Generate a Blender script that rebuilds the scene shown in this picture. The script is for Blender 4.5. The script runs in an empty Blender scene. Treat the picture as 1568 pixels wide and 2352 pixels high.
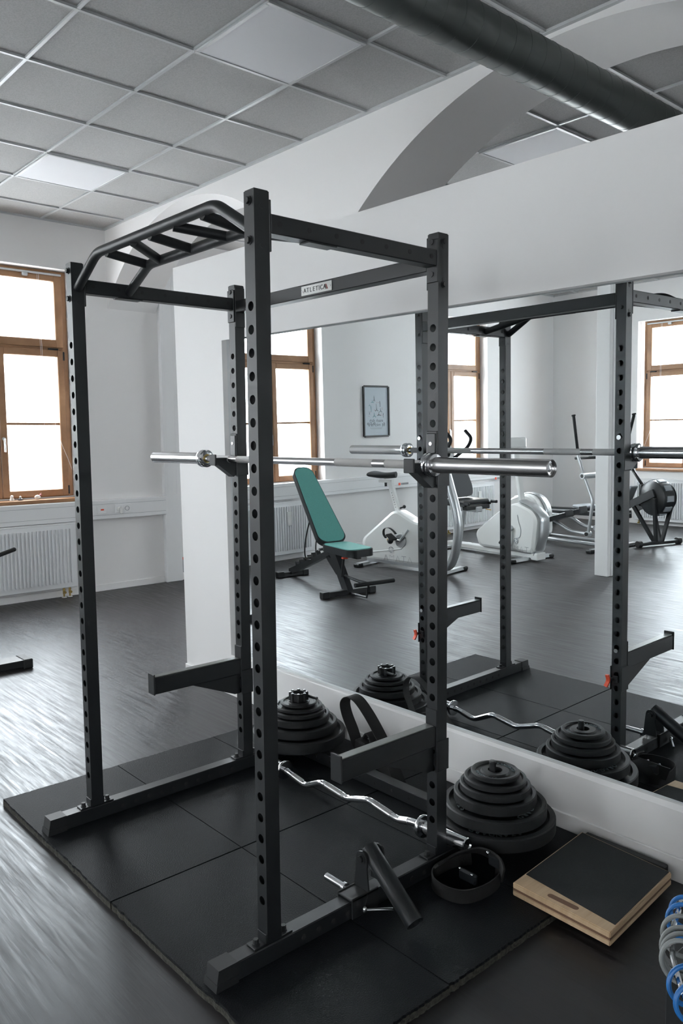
import bpy, bmesh, math, random
from mathutils import Matrix, Vector
random.seed(7)
SC = bpy.context.scene
COL = SC.collection
PI = math.pi
W, D = 1.1166, 0.6942          # post spacing of the rack
PX, PY = 0.044, 0.047          # post section
MT = 0.027                     # top of the rubber mats
FZ = 0.0                       # floor level

# ------------------------------------------------------------------ materials
def mat(name, col, rough=0.5, metal=0.0, spec=0.5, noise=None, bump=0.0, nscale=40.0, coat=0.0, rvar=0.0):
    m = bpy.data.materials.new(name); m.use_nodes = True
    nt = m.node_tree; b = nt.nodes['Principled BSDF']
    b.inputs['Base Color'].default_value = (*col, 1)
    b.inputs['Roughness'].default_value = rough
    b.inputs['Metallic'].default_value = metal
    b.inputs['Specular IOR Level'].default_value = spec
    b.inputs['Coat Weight'].default_value = coat
    if noise or bump or rvar:
        tc = nt.nodes.new('ShaderNodeTexCoord'); n = nt.nodes.new('ShaderNodeTexNoise')
        n.inputs['Scale'].default_value = nscale; n.inputs['Detail'].default_value = 4
        nt.links.new(tc.outputs['Object'], n.inputs['Vector'])
        if noise:
            r = nt.nodes.new('ShaderNodeValToRGB')
            r.color_ramp.elements[0].position = .35; r.color_ramp.elements[1].position = .65
            r.color_ramp.elements[0].color = (*[c*(1-noise) for c in col], 1)
            r.color_ramp.elements[1].color = (*[min(1, c*(1+noise)) for c in col], 1)
            nt.links.new(n.outputs['Fac'], r.inputs['Fac']); nt.links.new(r.outputs['Color'], b.inputs['Base Color'])
        if bump:
            bp = nt.nodes.new('ShaderNodeBump'); bp.inputs['Strength'].default_value = bump; bp.inputs['Distance'].default_value = .004
            nt.links.new(n.outputs['Fac'], bp.inputs['Height']); nt.links.new(bp.outputs['Normal'], b.inputs['Normal'])
        if rvar:
            mr = nt.nodes.new('ShaderNodeMapRange'); mr.inputs['To Min'].default_value = rough-rvar; mr.inputs['To Max'].default_value = rough+rvar
            nt.links.new(n.outputs['Fac'], mr.inputs['Value']); nt.links.new(mr.outputs['Result'], b.inputs['Roughness'])
    return m

def wood_mat(name, c1, c2, scale=(1, 12, 12), rough=.45, plank=None):
    m = bpy.data.materials.new(name); m.use_nodes = True
    nt = m.node_tree; b = nt.nodes['Principled BSDF']; b.inputs['Roughness'].default_value = rough
    tc = nt.nodes.new('ShaderNodeTexCoord'); mp = nt.nodes.new('ShaderNodeMapping'); mp.inputs['Scale'].default_value = scale
    n = nt.nodes.new('ShaderNodeTexNoise'); n.inputs['Scale'].default_value = 3; n.inputs['Detail'].default_value = 6; n.inputs['Roughness'].default_value = .6
    r = nt.nodes.new('ShaderNodeValToRGB'); r.color_ramp.elements[0].position = .3; r.color_ramp.elements[1].position = .7
    r.color_ramp.elements[0].color = (*c1, 1); r.color_ramp.elements[1].color = (*c2, 1)
    L = nt.links.new
    L(tc.outputs['Object'], mp.inputs['Vector']); L(mp.outputs['Vector'], n.inputs['Vector']); L(n.outputs['Fac'], r.inputs['Fac'])
    L(r.outputs['Color'], b.inputs['Base Color'])
    return m

def floor_mat():
    m = bpy.data.materials.new('dark_vinyl_planks'); m.use_nodes = True
    nt = m.node_tree; b = nt.nodes['Principled BSDF']; L = nt.links.new; N = nt.nodes.new
    tc = N('ShaderNodeTexCoord')
    br = N('ShaderNodeTexBrick'); br.inputs['Scale'].default_value = 1.0
    br.inputs['Brick Width'].default_value = 1.25; br.inputs['Row Height'].default_value = .19; br.inputs['Mortar Size'].default_value = .0006
    br.inputs['Color1'].default_value = (.023, .0195, .019, 1); br.inputs['Color2'].default_value = (.028, .024, .0235, 1); br.inputs['Mortar'].default_value = (.015, .013, .012, 1)
    L(tc.outputs['Object'], br.inputs['Vector'])
    mp = N('ShaderNodeMapping'); mp.inputs['Scale'].default_value = (1.2, 22, 1)
    n = N('ShaderNodeTexNoise'); n.inputs['Scale'].default_value = 2.5; n.inputs['Detail'].default_value = 8; n.inputs['Roughness'].default_value = .65
    L(tc.outputs['Object'], mp.inputs['Vector']); L(mp.outputs['Vector'], n.inputs['Vector'])
    mx = N('ShaderNodeMix'); mx.data_type = 'RGBA'; mx.blend_type = 'MULTIPLY'; mx.inputs['Factor'].default_value = 1
    r = N('ShaderNodeValToRGB'); r.color_ramp.elements[0].position = .3; r.color_ramp.elements[1].position = .72
    r.color_ramp.elements[0].color = (.55, .52, .5, 1); r.color_ramp.elements[1].color = (1.45, 1.4, 1.4, 1)
    L(n.outputs['Fac'], r.inputs['Fac']); L(br.outputs['Color'], mx.inputs[6]); L(r.outputs['Color'], mx.inputs[7])
    L(mx.outputs[2], b.inputs['Base Color'])
    mr = N('ShaderNodeMapRange'); mr.inputs['From Min'].default_value = .3; mr.inputs['From Max'].default_value = .7; mr.inputs['To Min'].default_value = .30; mr.inputs['To Max'].default_value = .58
    L(n.outputs['Fac'], mr.inputs['Value']); L(mr.outputs['Result'], b.inputs['Roughness'])
    bp = N('ShaderNodeBump'); bp.inputs['Strength'].default_value = .32; bp.inputs['Distance'].default_value = .002
    L(n.outputs['Fac'], bp.inputs['Height']); L(bp.outputs['Normal'], b.inputs['Normal'])
    b.inputs['Specular IOR Level'].default_value = .70; b.inputs['Specular Tint'].default_value = (.86, .94, 1.0, 1)  # blue tint puts the sky's bluish glare into the floor reflection
    return m

def ceil_mat():
    m = bpy.data.materials.new('mineral_ceiling_tile'); m.use_nodes = True
    nt = m.node_tree; b = nt.nodes['Principled BSDF']; L = nt.links.new; N = nt.nodes.new
    b.inputs['Roughness'].default_value = .9
    tc = N('ShaderNodeTexCoord'); n = N('ShaderNodeTexNoise'); n.inputs['Scale'].default_value = 160; n.inputs['Detail'].default_value = 3
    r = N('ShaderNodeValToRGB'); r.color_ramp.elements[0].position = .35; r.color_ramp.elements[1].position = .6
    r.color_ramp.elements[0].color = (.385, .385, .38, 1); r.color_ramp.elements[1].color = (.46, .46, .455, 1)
    L(tc.outputs['Object'], n.inputs['Vector']); L(n.outputs['Fac'], r.inputs['Fac']); L(r.outputs['Color'], b.inputs['Base Color'])
    bp = N('ShaderNodeBump'); bp.inputs['Strength'].default_value = .3; bp.inputs['Distance'].default_value = .002
    L(n.outputs['Fac'], bp.inputs['Height']); L(bp.outputs['Normal'], b.inputs['Normal'])
    return m

def glass_mat():
    m = bpy.data.materials.new('window_glass'); m.use_nodes = True
    nt = m.node_tree; N = nt.nodes.new; L = nt.links.new
    for n in list(nt.nodes):
        if n.type == 'BSDF_PRINCIPLED': nt.nodes.remove(n)
    out = [n for n in nt.nodes if n.type == 'OUTPUT_MATERIAL'][0]
    t = N('ShaderNodeBsdfTransparent'); t.inputs['Color'].default_value = (.95, .97, .97, 1)
    g = N('ShaderNodeBsdfGlossy'); g.inputs['Roughness'].default_value = .02
    f = N('ShaderNodeLayerWeight'); f.inputs['Blend'].default_value = .5; pw = N('ShaderNodeMath'); pw.operation = 'POWER'; pw.inputs[1].default_value = 4.5
    L(f.outputs['Facing'], pw.inputs[0]); ma = N('ShaderNodeMath'); ma.operation = 'MULTIPLY_ADD'; ma.inputs[1].default_value = .6; ma.inputs[2].default_value = .04; L(pw.outputs[0], ma.inputs[0])
    mx = N('ShaderNodeMixShader'); L(ma.outputs[0], mx.inputs[0]); L(t.outputs[0], mx.inputs[1]); L(g.outputs[0], mx.inputs[2]); L(mx.outputs[0], out.inputs[0])
    return m

def mirror_mat():
    m = bpy.data.materials.new('silvered_mirror'); m.use_nodes = True
    nt = m.node_tree; b = nt.nodes['Principled BSDF']
    b.inputs['Base Color'].default_value = (.865, .90, .91, 1); b.inputs['Metallic'].default_value = 1; b.inputs['Roughness'].default_value = 0.0
    return m

M = dict(
    wall=mat('painted_plaster_white', (.775, .765, .76), .75, bump=.05, nscale=60),
    rwall=mat('painted_plaster_far_room', (.75, .755, .765), .75),
    part=mat('white_laminate_board', (.79, .78, .775), .6),
    trunk=mat('white_plastic_trunking', (.78, .785, .79), .35),
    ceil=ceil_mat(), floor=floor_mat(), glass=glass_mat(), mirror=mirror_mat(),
    tbar=mat('white_enamel_grid_bar', (.50, .515, .52), .38),
    diff=mat('opal_light_diffuser', (.74, .745, .77), .62, spec=.3),
    rad=mat('white_enamel', (.78, .79, .80), .3),
    wood=wood_mat('oiled_larch', (.26, .130, .062), (.42, .235, .122), (1, 14, 1.2), .4),
    duct=mat('galvanised_duct', (.15, .165, .16), .42, .8),
    black=mat('black_powder_coat', (.0125, .0140, .0155), .42, spec=.5, bump=.06, nscale=500),
    blackh=mat('matt_black_steel', (.012, .013, .014), .5),
    mat=mat('black_rubber_granulate', (.0065, .008, .0095), .58, spec=.16, noise=.35, bump=.5, nscale=260),
    matedge=mat('worn_rubber_edge', (.040, .038, .030), .9, noise=.5, bump=.8, nscale=120),
    rubber=mat('soft_black_rubber', (.014, .015, .016), .55),
    plate=mat('cast_iron_black_paint', (.009, .010, .011), .55, bump=.15, nscale=350),
    letter=mat('grey_relief_paint', (.20, .24, .25), .5),
    chrome=mat('polished_chrome', (.80, .81, .83), .09, 1.0),
    steel=mat('satin_steel', (.62, .61, .61), .27, 1.0),
    knurl=mat('knurled_steel', (.50, .49, .48), .42, 1.0, bump=.9, nscale=700),
    brass=mat('brass_bushing', (.45, .33, .12), .35, 1.0),
    red=mat('red_plastic', (.85, .09, .035), .4),
    yellow=mat('yellow_plastic', (.70, .38, .04), .4),
    grip=mat('black_foam_grip', (.010, .011, .012), .8),
    green=mat('green_vinyl', (.115, .38, .34), .50, noise=.15, bump=.2, nscale=300),
    vinylb=mat('black_vinyl', (.014, .016, .018), .33),
    mesh=mat('grey_fabric', (.06, .065, .07), .7),
    white=mat('white_abs_plastic', (.72, .725, .71), .28, coat=.3),
    silver=mat('silver_paint', (.55, .57, .58), .3, .7),
    lgrey=mat('light_grey_print', (.30, .32, .34), .5),
    strap=mat('black_nylon_webbing', (.0065, .006, .006), .8, bump=.4, nscale=400),
    ply=wood_mat('birch_plywood', (.50, .34, .20), (.66, .49, .32), (14, 1, 1), .55),
    plyedge=mat('plywood_edge_groove', (.16, .085, .05), .8),
    grit=mat('anti_slip_grit', (.016, .018, .019), .85, noise=.4, bump=.6, nscale=500),
    blue=mat('blue_rubber_ring', (.01, .14, .42), .4),
    ringg=mat('grey_rubber_ring', (.22, .23, .23), .45),
    paper=mat('poster_paper', (.60, .62, .68), .5),
    ink=mat('dark_print_ink', (.08, .09, .11), .6),
    teal=mat('teal_print_ink', (.10, .26, .28), .6),
    pinkp=mat('pink_print_ink', (.45, .16, .17), .6),
    plateal=mat('brushed_aluminium_badge', (.42, .42, .41), .35, .8),
    badge=mat('badge_black_print', (.02, .02, .022), .5),
    badger=mat('badge_red_print', (.25, .03, .03), .5),
    street=mat('pale_paving', (.6, .6, .6), .9), facade=mat('pale_render', (.75, .75, .73), .9),
    carp=mat('light_car_paint', (.65, .66, .68), .25, coat=.5), carg=mat('car_window_glass', (.05, .06, .07), .1),
    tyre=mat('car_tyre', (.05, .05, .05), .8),
    holeshade=mat('hole_shade_black', (.02, .02, .02), .8),  # flat dark discs imitate the shade inside the beam holes
)

# ------------------------------------------------------------------ mesh builder
def frame_from(p, q, up=Vector((0, 0, 1))):
    z = (Vector(q)-Vector(p)).normalized()
    if abs(z.dot(up)) > .995: up = Vector((1, 0, 0))
    x = up.cross(z).normalized(); y = z.cross(x)
    m = Matrix((x, y, z)).transposed().to_4x4(); m.translation = Vector(p)
    return m

class MB:
    def __init__(s): s.bm = bmesh.new(); s.smooth = []
    def box(s, a, b, bev=0.0, m=None, seg=1):
        r = bmesh.ops.create_cube(s.bm, size=1)
        vs = r['verts']
        c = [(a[i]+b[i])/2 for i in range(3)]; d = [abs(b[i]-a[i]) for i in range(3)]
        for v in vs: v.co = Vector((c[0]+v.co.x*d[0], c[1]+v.co.y*d[1], c[2]+v.co.z*d[2]))
        if bev > 0:
            es = list({e for v in vs for e in v.link_edges})
            g = bmesh.ops.bevel(s.bm, geom=es, offset=min(bev, min(d)*.49), segments=seg, affect='EDGES', profile=.5)
            vs = list({v for f in g['faces'] for v in f.verts} | {v for v in vs if v.is_valid})
        if m is not None: bmesh.ops.transform(s.bm, matrix=m, verts=vs)
        return s
    def cyl(s, p, q, r, r2=None, n=20, caps=True):
        p = Vector(p); q = Vector(q); L = (q-p).length
        k = bmesh.ops.create_cone(s.bm, cap_ends=caps, segments=n, radius1=r, radius2=r if r2 is None else r2, depth=L)
        M_ = frame_from(p, q) @ Matrix.Translation((0, 0, L/2))
        bmesh.ops.transform(s.bm, matrix=M_, verts=k['verts'])
        for v in k['verts']:
            for f in v.link_faces:
                if len(f.verts) == 4: f.smooth = True
        return s
    def ball(s, c, r, sc=(1, 1, 1), n=16):
        k = bmesh.ops.create_uvsphere(s.bm, u_segments=n, v_segments=n//2+2, radius=r)
        bmesh.ops.transform(s.bm, matrix=Matrix.Translation(c) @ Matrix.Diagonal((*sc, 1)), verts=k['verts'])
        for v in k['verts']:
            for f in v.link_faces: f.smooth = True
        return s
    def prism(s, pts, a, b, axis='y', m=None, smooth=False):
        """polygon (u,v) extruded between a and b along axis; u,v are the other two axes in order"""
        def P(u, v, w):
            return {'y': (u, w, v), 'x': (w, u, v), 'z': (u, v, w)}[axis]
        A = [s.bm.verts.new(P(u, v, a)) for u, v in pts]; B = [s.bm.verts.new(P(u, v, b)) for u, v in pts]
        n = len(pts); s.bm.faces.new(A); s.bm.faces.new(B[::-1])
        for i in range(n):
            f = s.bm.faces.new((A[i], B[i], B[(i+1) % n], A[(i+1) % n])); f.smooth = smooth
        if m is not None: bmesh.ops.transform(s.bm, matrix=m, verts=A+B)
        return s
    def tube(s, pts, r, n=12, caps=True, closed=False, flat=None):
        """round (or elliptical: flat=(rx,ry,up)) sweep along a polyline"""
        P = [Vector(p) for p in pts]; N = len(P); rings = []
        up = Vector((0, 0, 1)) if flat is None else Vector(flat[2])
        prevx = None
        for i in range(N):
            if closed: t = P[(i+1) % N]-P[i-1]
            else: t = (P[min(i+1, N-1)]-P[max(i-1, 0)])
            t.normalize()
            if flat is None:
                if prevx is None:
                    u = up if abs(t.dot(up)) < .95 else Vector((1, 0, 0)); x = u.cross(t).normalized()
                else: x = (prevx - t*prevx.dot(t)).normalized()
                prevx = x; y = t.cross(x); rx = ry = (r[i] if isinstance(r, (list, tuple)) else r)
            else:
                x = (up - t*up.dot(t)).normalized(); y = t.cross(x); rx, ry = flat[0], flat[1]
            k = 1.0
            if 0 < i < N-1 or closed:
                a = (P[i]-P[i-1]).normalized(); b = (P[(i+1) % N]-P[i]).normalized(); c = max(.35, math.sqrt(max(0, (1+a.dot(b))/2)))
                k = 1/c if flat is None else 1
            rings.append([s.bm.verts.new(P[i]+x*rx*math.cos(2*PI*j/n)+y*ry*math.sin(2*PI*j/n)) for j in range(n)])
        R = range(N if closed else N-1)
        for i in R:
            a, b = rings[i], rings[(i+1) % N]
            for j in range(n):
                f = s.bm.faces.new((a[j], a[(j+1) % n], b[(j+1) % n], b[j])); f.smooth = True
        if caps and not closed: s.bm.faces.new(rings[0][::-1]); s.bm.faces.new(rings[-1])
        return s
    def ribbon(s, pts, w, th, up):
        """flat strap: w = full width along 'up', th thickness"""
        P = [Vector(p) for p in pts]; N = len(P); up = Vector(up).normalized(); R = []
        for i in range(N):
            t = (P[min(i+1, N-1)]-P[max(i-1, 0)]).normalized(); x = (up-t*up.dot(t)).normalized(); y = t.cross(x)
            R.append([s.bm.verts.new(P[i]+x*a*w/2+y*b*th/2) for a, b in ((-1, -1), (1, -1), (1, 1), (-1, 1))])
        for i in range(N-1):
            for j in range(4):
                f = s.bm.faces.new((R[i][j], R[i][(j+1) % 4], R[i+1][(j+1) % 4], R[i+1][j])); f.smooth = (j % 2 == 0)
        s.bm.faces.new(R[0][::-1]); s.bm.faces.new(R[-1]); return s
    def lathe(s, prof, c=(0, 0, 0), n=40, m=None):
        rings = []; vs = []
        for r, z in prof:
            if r < 1e-6: v = s.bm.verts.new((c[0], c[1], c[2]+z)); rings.append([v]); vs.append(v)
            else:
                ring = [s.bm.verts.new((c[0]+r*math.cos(2*PI*j/n), c[1]+r*math.sin(2*PI*j/n), c[2]+z)) for j in range(n)]
                rings.append(ring); vs += ring
        for a, b in zip(rings, rings[1:]):
            for j in range(n):
                if len(a) == 1 and len(b) == 1: continue
                if len(a) == 1: f = s.bm.faces.new((a[0], b[j], b[(j+1) % n]))
                elif len(b) == 1: f = s.bm.faces.new((a[j], b[0], a[(j+1) % n]))
                else: f = s.bm.faces.new((a[j], b[j], b[(j+1) % n], a[(j+1) % n]))
                f.smooth = True
        if m is not None: bmesh.ops.transform(s.bm, matrix=m, verts=vs)
        return s
    def text(s, body, size, m, ext=.0006, font_bold=False):
        for (verts, faces) in glyphs(body, size, ext):
            vv = [s.bm.verts.new(m @ Vector(v)) for v in verts]
            for f in faces:
                try: s.bm.faces.new([vv[i] for i in f])
                except ValueError: pass
        return s
    def build(s, name, material, parent=None, auto=True):
        if name in SPLIT:
            groups = s.clusters()
            if len(groups) > 1:
                first = None
                for g in groups:
                    k = MB(); vm = {}
                    for v in g: vm[v] = k.bm.verts.new(v.co)
                    for f in {f for v in g for f in v.link_faces}:
                        nf = k.bm.faces.new([vm[v] for v in f.verts]); nf.smooth = f.smooth
                    o = k.finish(name, material, parent, auto); first = first or o; o['_sib'] = first.name
                s.bm.free(); return first
        return s.finish(name, material, parent, auto)
    def clusters(s):
        seen = set(); comps = []
        for v in s.bm.verts:
            if v in seen: continue
            st = [v]; seen.add(v); c = []
            while st:
                a = st.pop(); c.append(a)
                for e in a.link_edges:
                    w = e.other_vert(a)
                    if w not in seen: seen.add(w); st.append(w)
            comps.append(c)
        bb = [[min(v.co[i] for v in c) for i in range(3)]+[max(v.co[i] for v in c) for i in range(3)] for c in comps]
        par = list(range(len(comps)))
        def find(i):
            while par[i] != i: i = par[i]
            return i
        for i in range(len(comps)):
            for j in range(i):
                if all(bb[i][k] <= bb[j][k+3]+.0008 and bb[j][k] <= bb[i][k+3]+.0008 for k in range(3)): par[find(i)] = find(j)
        out = {}
        for i, c in enumerate(comps): out.setdefault(find(i), []).extend(c)
        return list(out.values())
    def finish(s, name, material, parent=None, auto=True):
        bmesh.ops.recalc_face_normals(s.bm, faces=s.bm.faces)
        if auto:
            for e in s.bm.edges:
                if len(e.link_faces) == 2 and e.calc_face_angle(0) > .6: e.smooth = False
        me = bpy.data.meshes.new(name); s.bm.to_mesh(me); s.bm.free()
        me.materials.append(material)
        o = bpy.data.objects.new(name, me); COL.objects.link(o)
        if parent is not None:
            o.parent = parent
        return o

SPLIT = {'bolt', 'knurling', 'beam_hole', 'base_bracket', 'hinge', 'valve', 'pipe_rosette', 'rivet', 'mounting_plate', 'front_leg', 'pivot_cap', 'lug', 'stud', 'fixed_grip', 'handlebar', 'seat_handle', 'side_cover', 'foot_rest', 'adjustment_hole', 'vent', 'bushing', 'back_support', 'handle_slot_end', 'blind_cord', 'blind_rail', 'base_rail', 'pedal', 'saddle_slide', 'badge_lettering', 'side_window', 'pin', 'crank', 'mast', 'buckle', 'webbing', 'slogan', 'figures', 'dots'}
_gc = {}
def glyphs(body, size, ext):
    key = (body, size, ext)
    if key not in _gc:
        cu = bpy.data.curves.new('t', 'FONT'); cu.body = body; cu.size = size; cu.extrude = ext; cu.align_x = 'CENTER'; cu.align_y = 'CENTER'
        o = bpy.data.objects.new('t', cu); COL.objects.link(o)
        bpy.context.view_layer.update()
        me = bpy.data.meshes.new_from_object(o.evaluated_get(bpy.context.evaluated_depsgraph_get()))
        _gc[key] = [([tuple(v.co) for v in me.vertices], [tuple(p.vertices) for p in me.polygons])]
        bpy.data.objects.remove(o); bpy.data.curves.remove(cu); bpy.data.meshes.remove(me)
    return _gc[key]

def tag(o, label=None, cat=None, group=None, kind=None):
    if label: o['label'] = label
    if cat: o['category'] = cat
    if group: o['group'] = group
    if kind: o['kind'] = kind
    return o
def thing(name, label, cat, loc=(0, 0, 0), rz=0, group=None):
    o = bpy.data.objects.new(name, None); COL.objects.link(o); o.location = loc; o.rotation_euler = (0, 0, rz)
    o.empty_display_size = .1
    return tag(o, label, cat, group)
def struct(o): o['kind'] = 'structure'; return o
def shift(o, loc):       # part modelled in room coordinates below a parent standing at loc
    sib = o.get('_sib')
    for q in ([x for x in bpy.data.objects if x.get('_sib') == sib] if sib else [o]): q.location = (-loc[0], -loc[1], -loc[2])
    return o
def copy_tree(o, parent=None):
    c = o.copy(); COL.objects.link(c); c.parent = parent
    for ch in [x for x in bpy.data.objects if x.parent == o]: copy_tree(ch, c)
    return c

def spline(pts, n=8):
    P = [Vector(p) for p in pts]; out = []
    for i in range(len(P)-1):
        p0 = P[max(i-1, 0)]; p1 = P[i]; p2 = P[i+1]; p3 = P[min(i+2, len(P)-1)]
        for k in range(n):
            t = k/n; out.append(.5*((2*p1)+(-p0+p2)*t+(2*p0-5*p1+4*p2-p3)*t*t+(-p0+3*p1-3*p2+p3)*t**3))
    out.append(P[-1]); return out
# ------------------------------------------------------------------ camera (35 mm style lens, portrait frame)
def make_camera():
    pos = Vector((2.8372, -1.2430, 1.4731)); yaw, pit, rol, f = .8459, -.0950, -.0089, 1840.7
    fw = Vector((-math.sin(yaw)*math.cos(pit), math.cos(yaw)*math.cos(pit), math.sin(pit)))
    rt = Vector((math.cos(yaw), math.sin(yaw), 0)); up = rt.cross(fw)
    r2 = rt*math.cos(rol)+up*math.sin(rol); u2 = up*math.cos(rol)-rt*math.sin(rol)
    cd = bpy.data.cameras.new('camera'); cd.sensor_fit = 'VERTICAL'; cd.sensor_height = 36; cd.lens = f/2352*36
    cd.clip_start = .02; cd.clip_end = 200
    o = bpy.data.objects.new('camera', cd); COL.objects.link(o)
    m = Matrix((r2, u2, -fw)).transposed().to_4x4(); m.translation = pos; o.matrix_world = m
    SC.camera = o
make_camera()

# ------------------------------------------------------------------ room shell
XL, XR, YR, YA, YB, YF, ZC = -4.42, 5.2, -7.1, 2.245, 2.75, 7.6, 3.41
b = MB(); b.box((XL-.4, YR-.4, -.08), (XR+.2, YF+.2, 0)); struct(b.build('floor', M['floor']))
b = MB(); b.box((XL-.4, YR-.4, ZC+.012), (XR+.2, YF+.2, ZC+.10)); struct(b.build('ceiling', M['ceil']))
# suspended grid: T-bars
b = MB(); gx0, gxp, gy0, gyp = -.19, .633, 2.245, .607
xs = [gx0+gxp*i for i in range(-6, 9)]; ys = [gy0-gyp*i for i in range(0, 16)]; ys2 = [2.685+gyp*i for i in range(1, 9)]
for x in xs: b.box((x-.009, YR, ZC), (x+.009, YA, ZC+.014)); b.box((x-.009, YB, ZC), (x+.009, YF, ZC+.014))
for y in ys[1:]+ys2: b.box((XL, y-.009, ZC+.001), (XR, y+.009, ZC+.0145))
struct(b.build('trim_1', M['tbar']))
b = MB(); b.box((XL, YA-.025, ZC-.003), (XR, YA, ZC+.014)); b.box((XL, YR, ZC-.003), (XL+.02, YA, ZC+.014)); b.box((XL, YR, ZC-.003), (XR, YR+.02, ZC+.014))
struct(b.build('trim_2', M['tbar']))

def wall_with_openings(name, axis, c0, c1, lo, hi, opens, z1, m):
    """axis 'x': wall slab between x=c0..c1 spanning y lo..hi; opens = [(a,b,z0,z1)]"""
    b = MB(); cur = lo
    def bx(a, b_, za, zb):
        if b_-a < 1e-4 or zb-za < 1e-4: return
        if axis == 'x': b.box((c0, a, za), (c1, b_, zb))
        else: b.box((a, c0, za), (b_, c1, zb))
    for (a, bb, za, zb) in sorted(opens):
        bx(cur, a, -.08, z1); bx(a, bb, -.08, za); bx(a, bb, zb, z1); cur = bb
    bx(cur, hi, -.08, z1)
    o = b.build(name, m); struct(o); return o

# windows: (centre, zoffset)
WL = [(1.24, 0), (-1.73, -.045), (-4.81, -.06), (4.35, 0)]
WR = [(-2.33, -.12), (4.3, -.12)]
KR = [1.0, .5]       # the second rear window is narrow, unseen, added to brighten the room
WE_FILL = [(-4.4, 0)]  # unseen right wall window, added to light the left wall
WF_FILL = [(-3.0, 0)]  # unseen far wall window, added to brighten the wall and floor beyond the arch
OP = .66
wall_with_openings('wall_left', 'x', XL-.36, XL, YR-.36, YF+.2, [(c-OP, c+OP, .90+z, 3.0+z) for c, z in WL], ZC+.1, M['wall'])
wall_with_openings('wall_rear', 'y', YR-.36, YR, XL, XR+.2, [(c-(OP+.03)*k, c+OP*k, .90+z, 3.0+z) for (c, z), k in zip(WR, KR)], ZC+.1, M['wall'])
wall_with_openings('wall_right', 'x', XR, XR+.36, YR-.36, YF+.2, [(c-OP, c+OP, .90+z, 3.0+z) for c, z in WE_FILL], ZC+.1, M['wall'])
wall_with_openings('wall_far', 'y', YF, YF+.36, XL, XR+.2, [(c-OP, c+OP, .90+z, 3.0+z) for c, z in WF_FILL], ZC+.1, M['rwall'])

# thick wall with two segmental arches behind the partition
def arch_wall():
    cx1, R1, h1 = -3.0, 1.8, 1.42; cx2, R2, h2 = .53, 2.25, 1.66; top = 3.385
    def arc(cx, R, h, n=40, full=True):
        return [(cx+dx, top-(R-math.sqrt(R*R-dx*dx))) for dx in [-h+2*h*i/n for i in range(n+1)]]
    A1, A2 = arc(cx1, R1, h1), arc(cx2, R2, h2)
    b = MB(); bm = b.bm; zt = ZC+.1
    def strip(poly):       # poly of (x,z) below; extrude up to zt as quads
        for (x0, z0), (x1, z1) in zip(poly, poly[1:]):
            if x1-x0 < 1e-5: continue
            f = [bm.verts.new((x, y, z)) for x, y, z in ((x0, YA, z0), (x1, YA, z1), (x1, YA, zt), (x0, YA, zt))]
            g = [bm.verts.new((x, y, z)) for x, y, z in ((x0, YB, z0), (x1, YB, z1), (x1, YB, zt), (x0, YB, zt))]
            bm.faces.new(f); bm.faces.new(g[::-1])
            fc = bm.faces.new((f[0], g[0], g[1], f[1])); fc.smooth = True
    strip([(XL, A1[0][1])]+A1); strip(A2)
    bmesh.ops.remove_doubles(bm, verts=bm.verts, dist=1e-5)
    # piers
    b.box((A1[-1][0], YA, -.08), (A2[0][0], YB, zt)); b.box((A2[-1][0], YA, -.08), (XR, YB, zt))
    struct(b.build('wall_back', M['wall']))
arch_wall()

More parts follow.
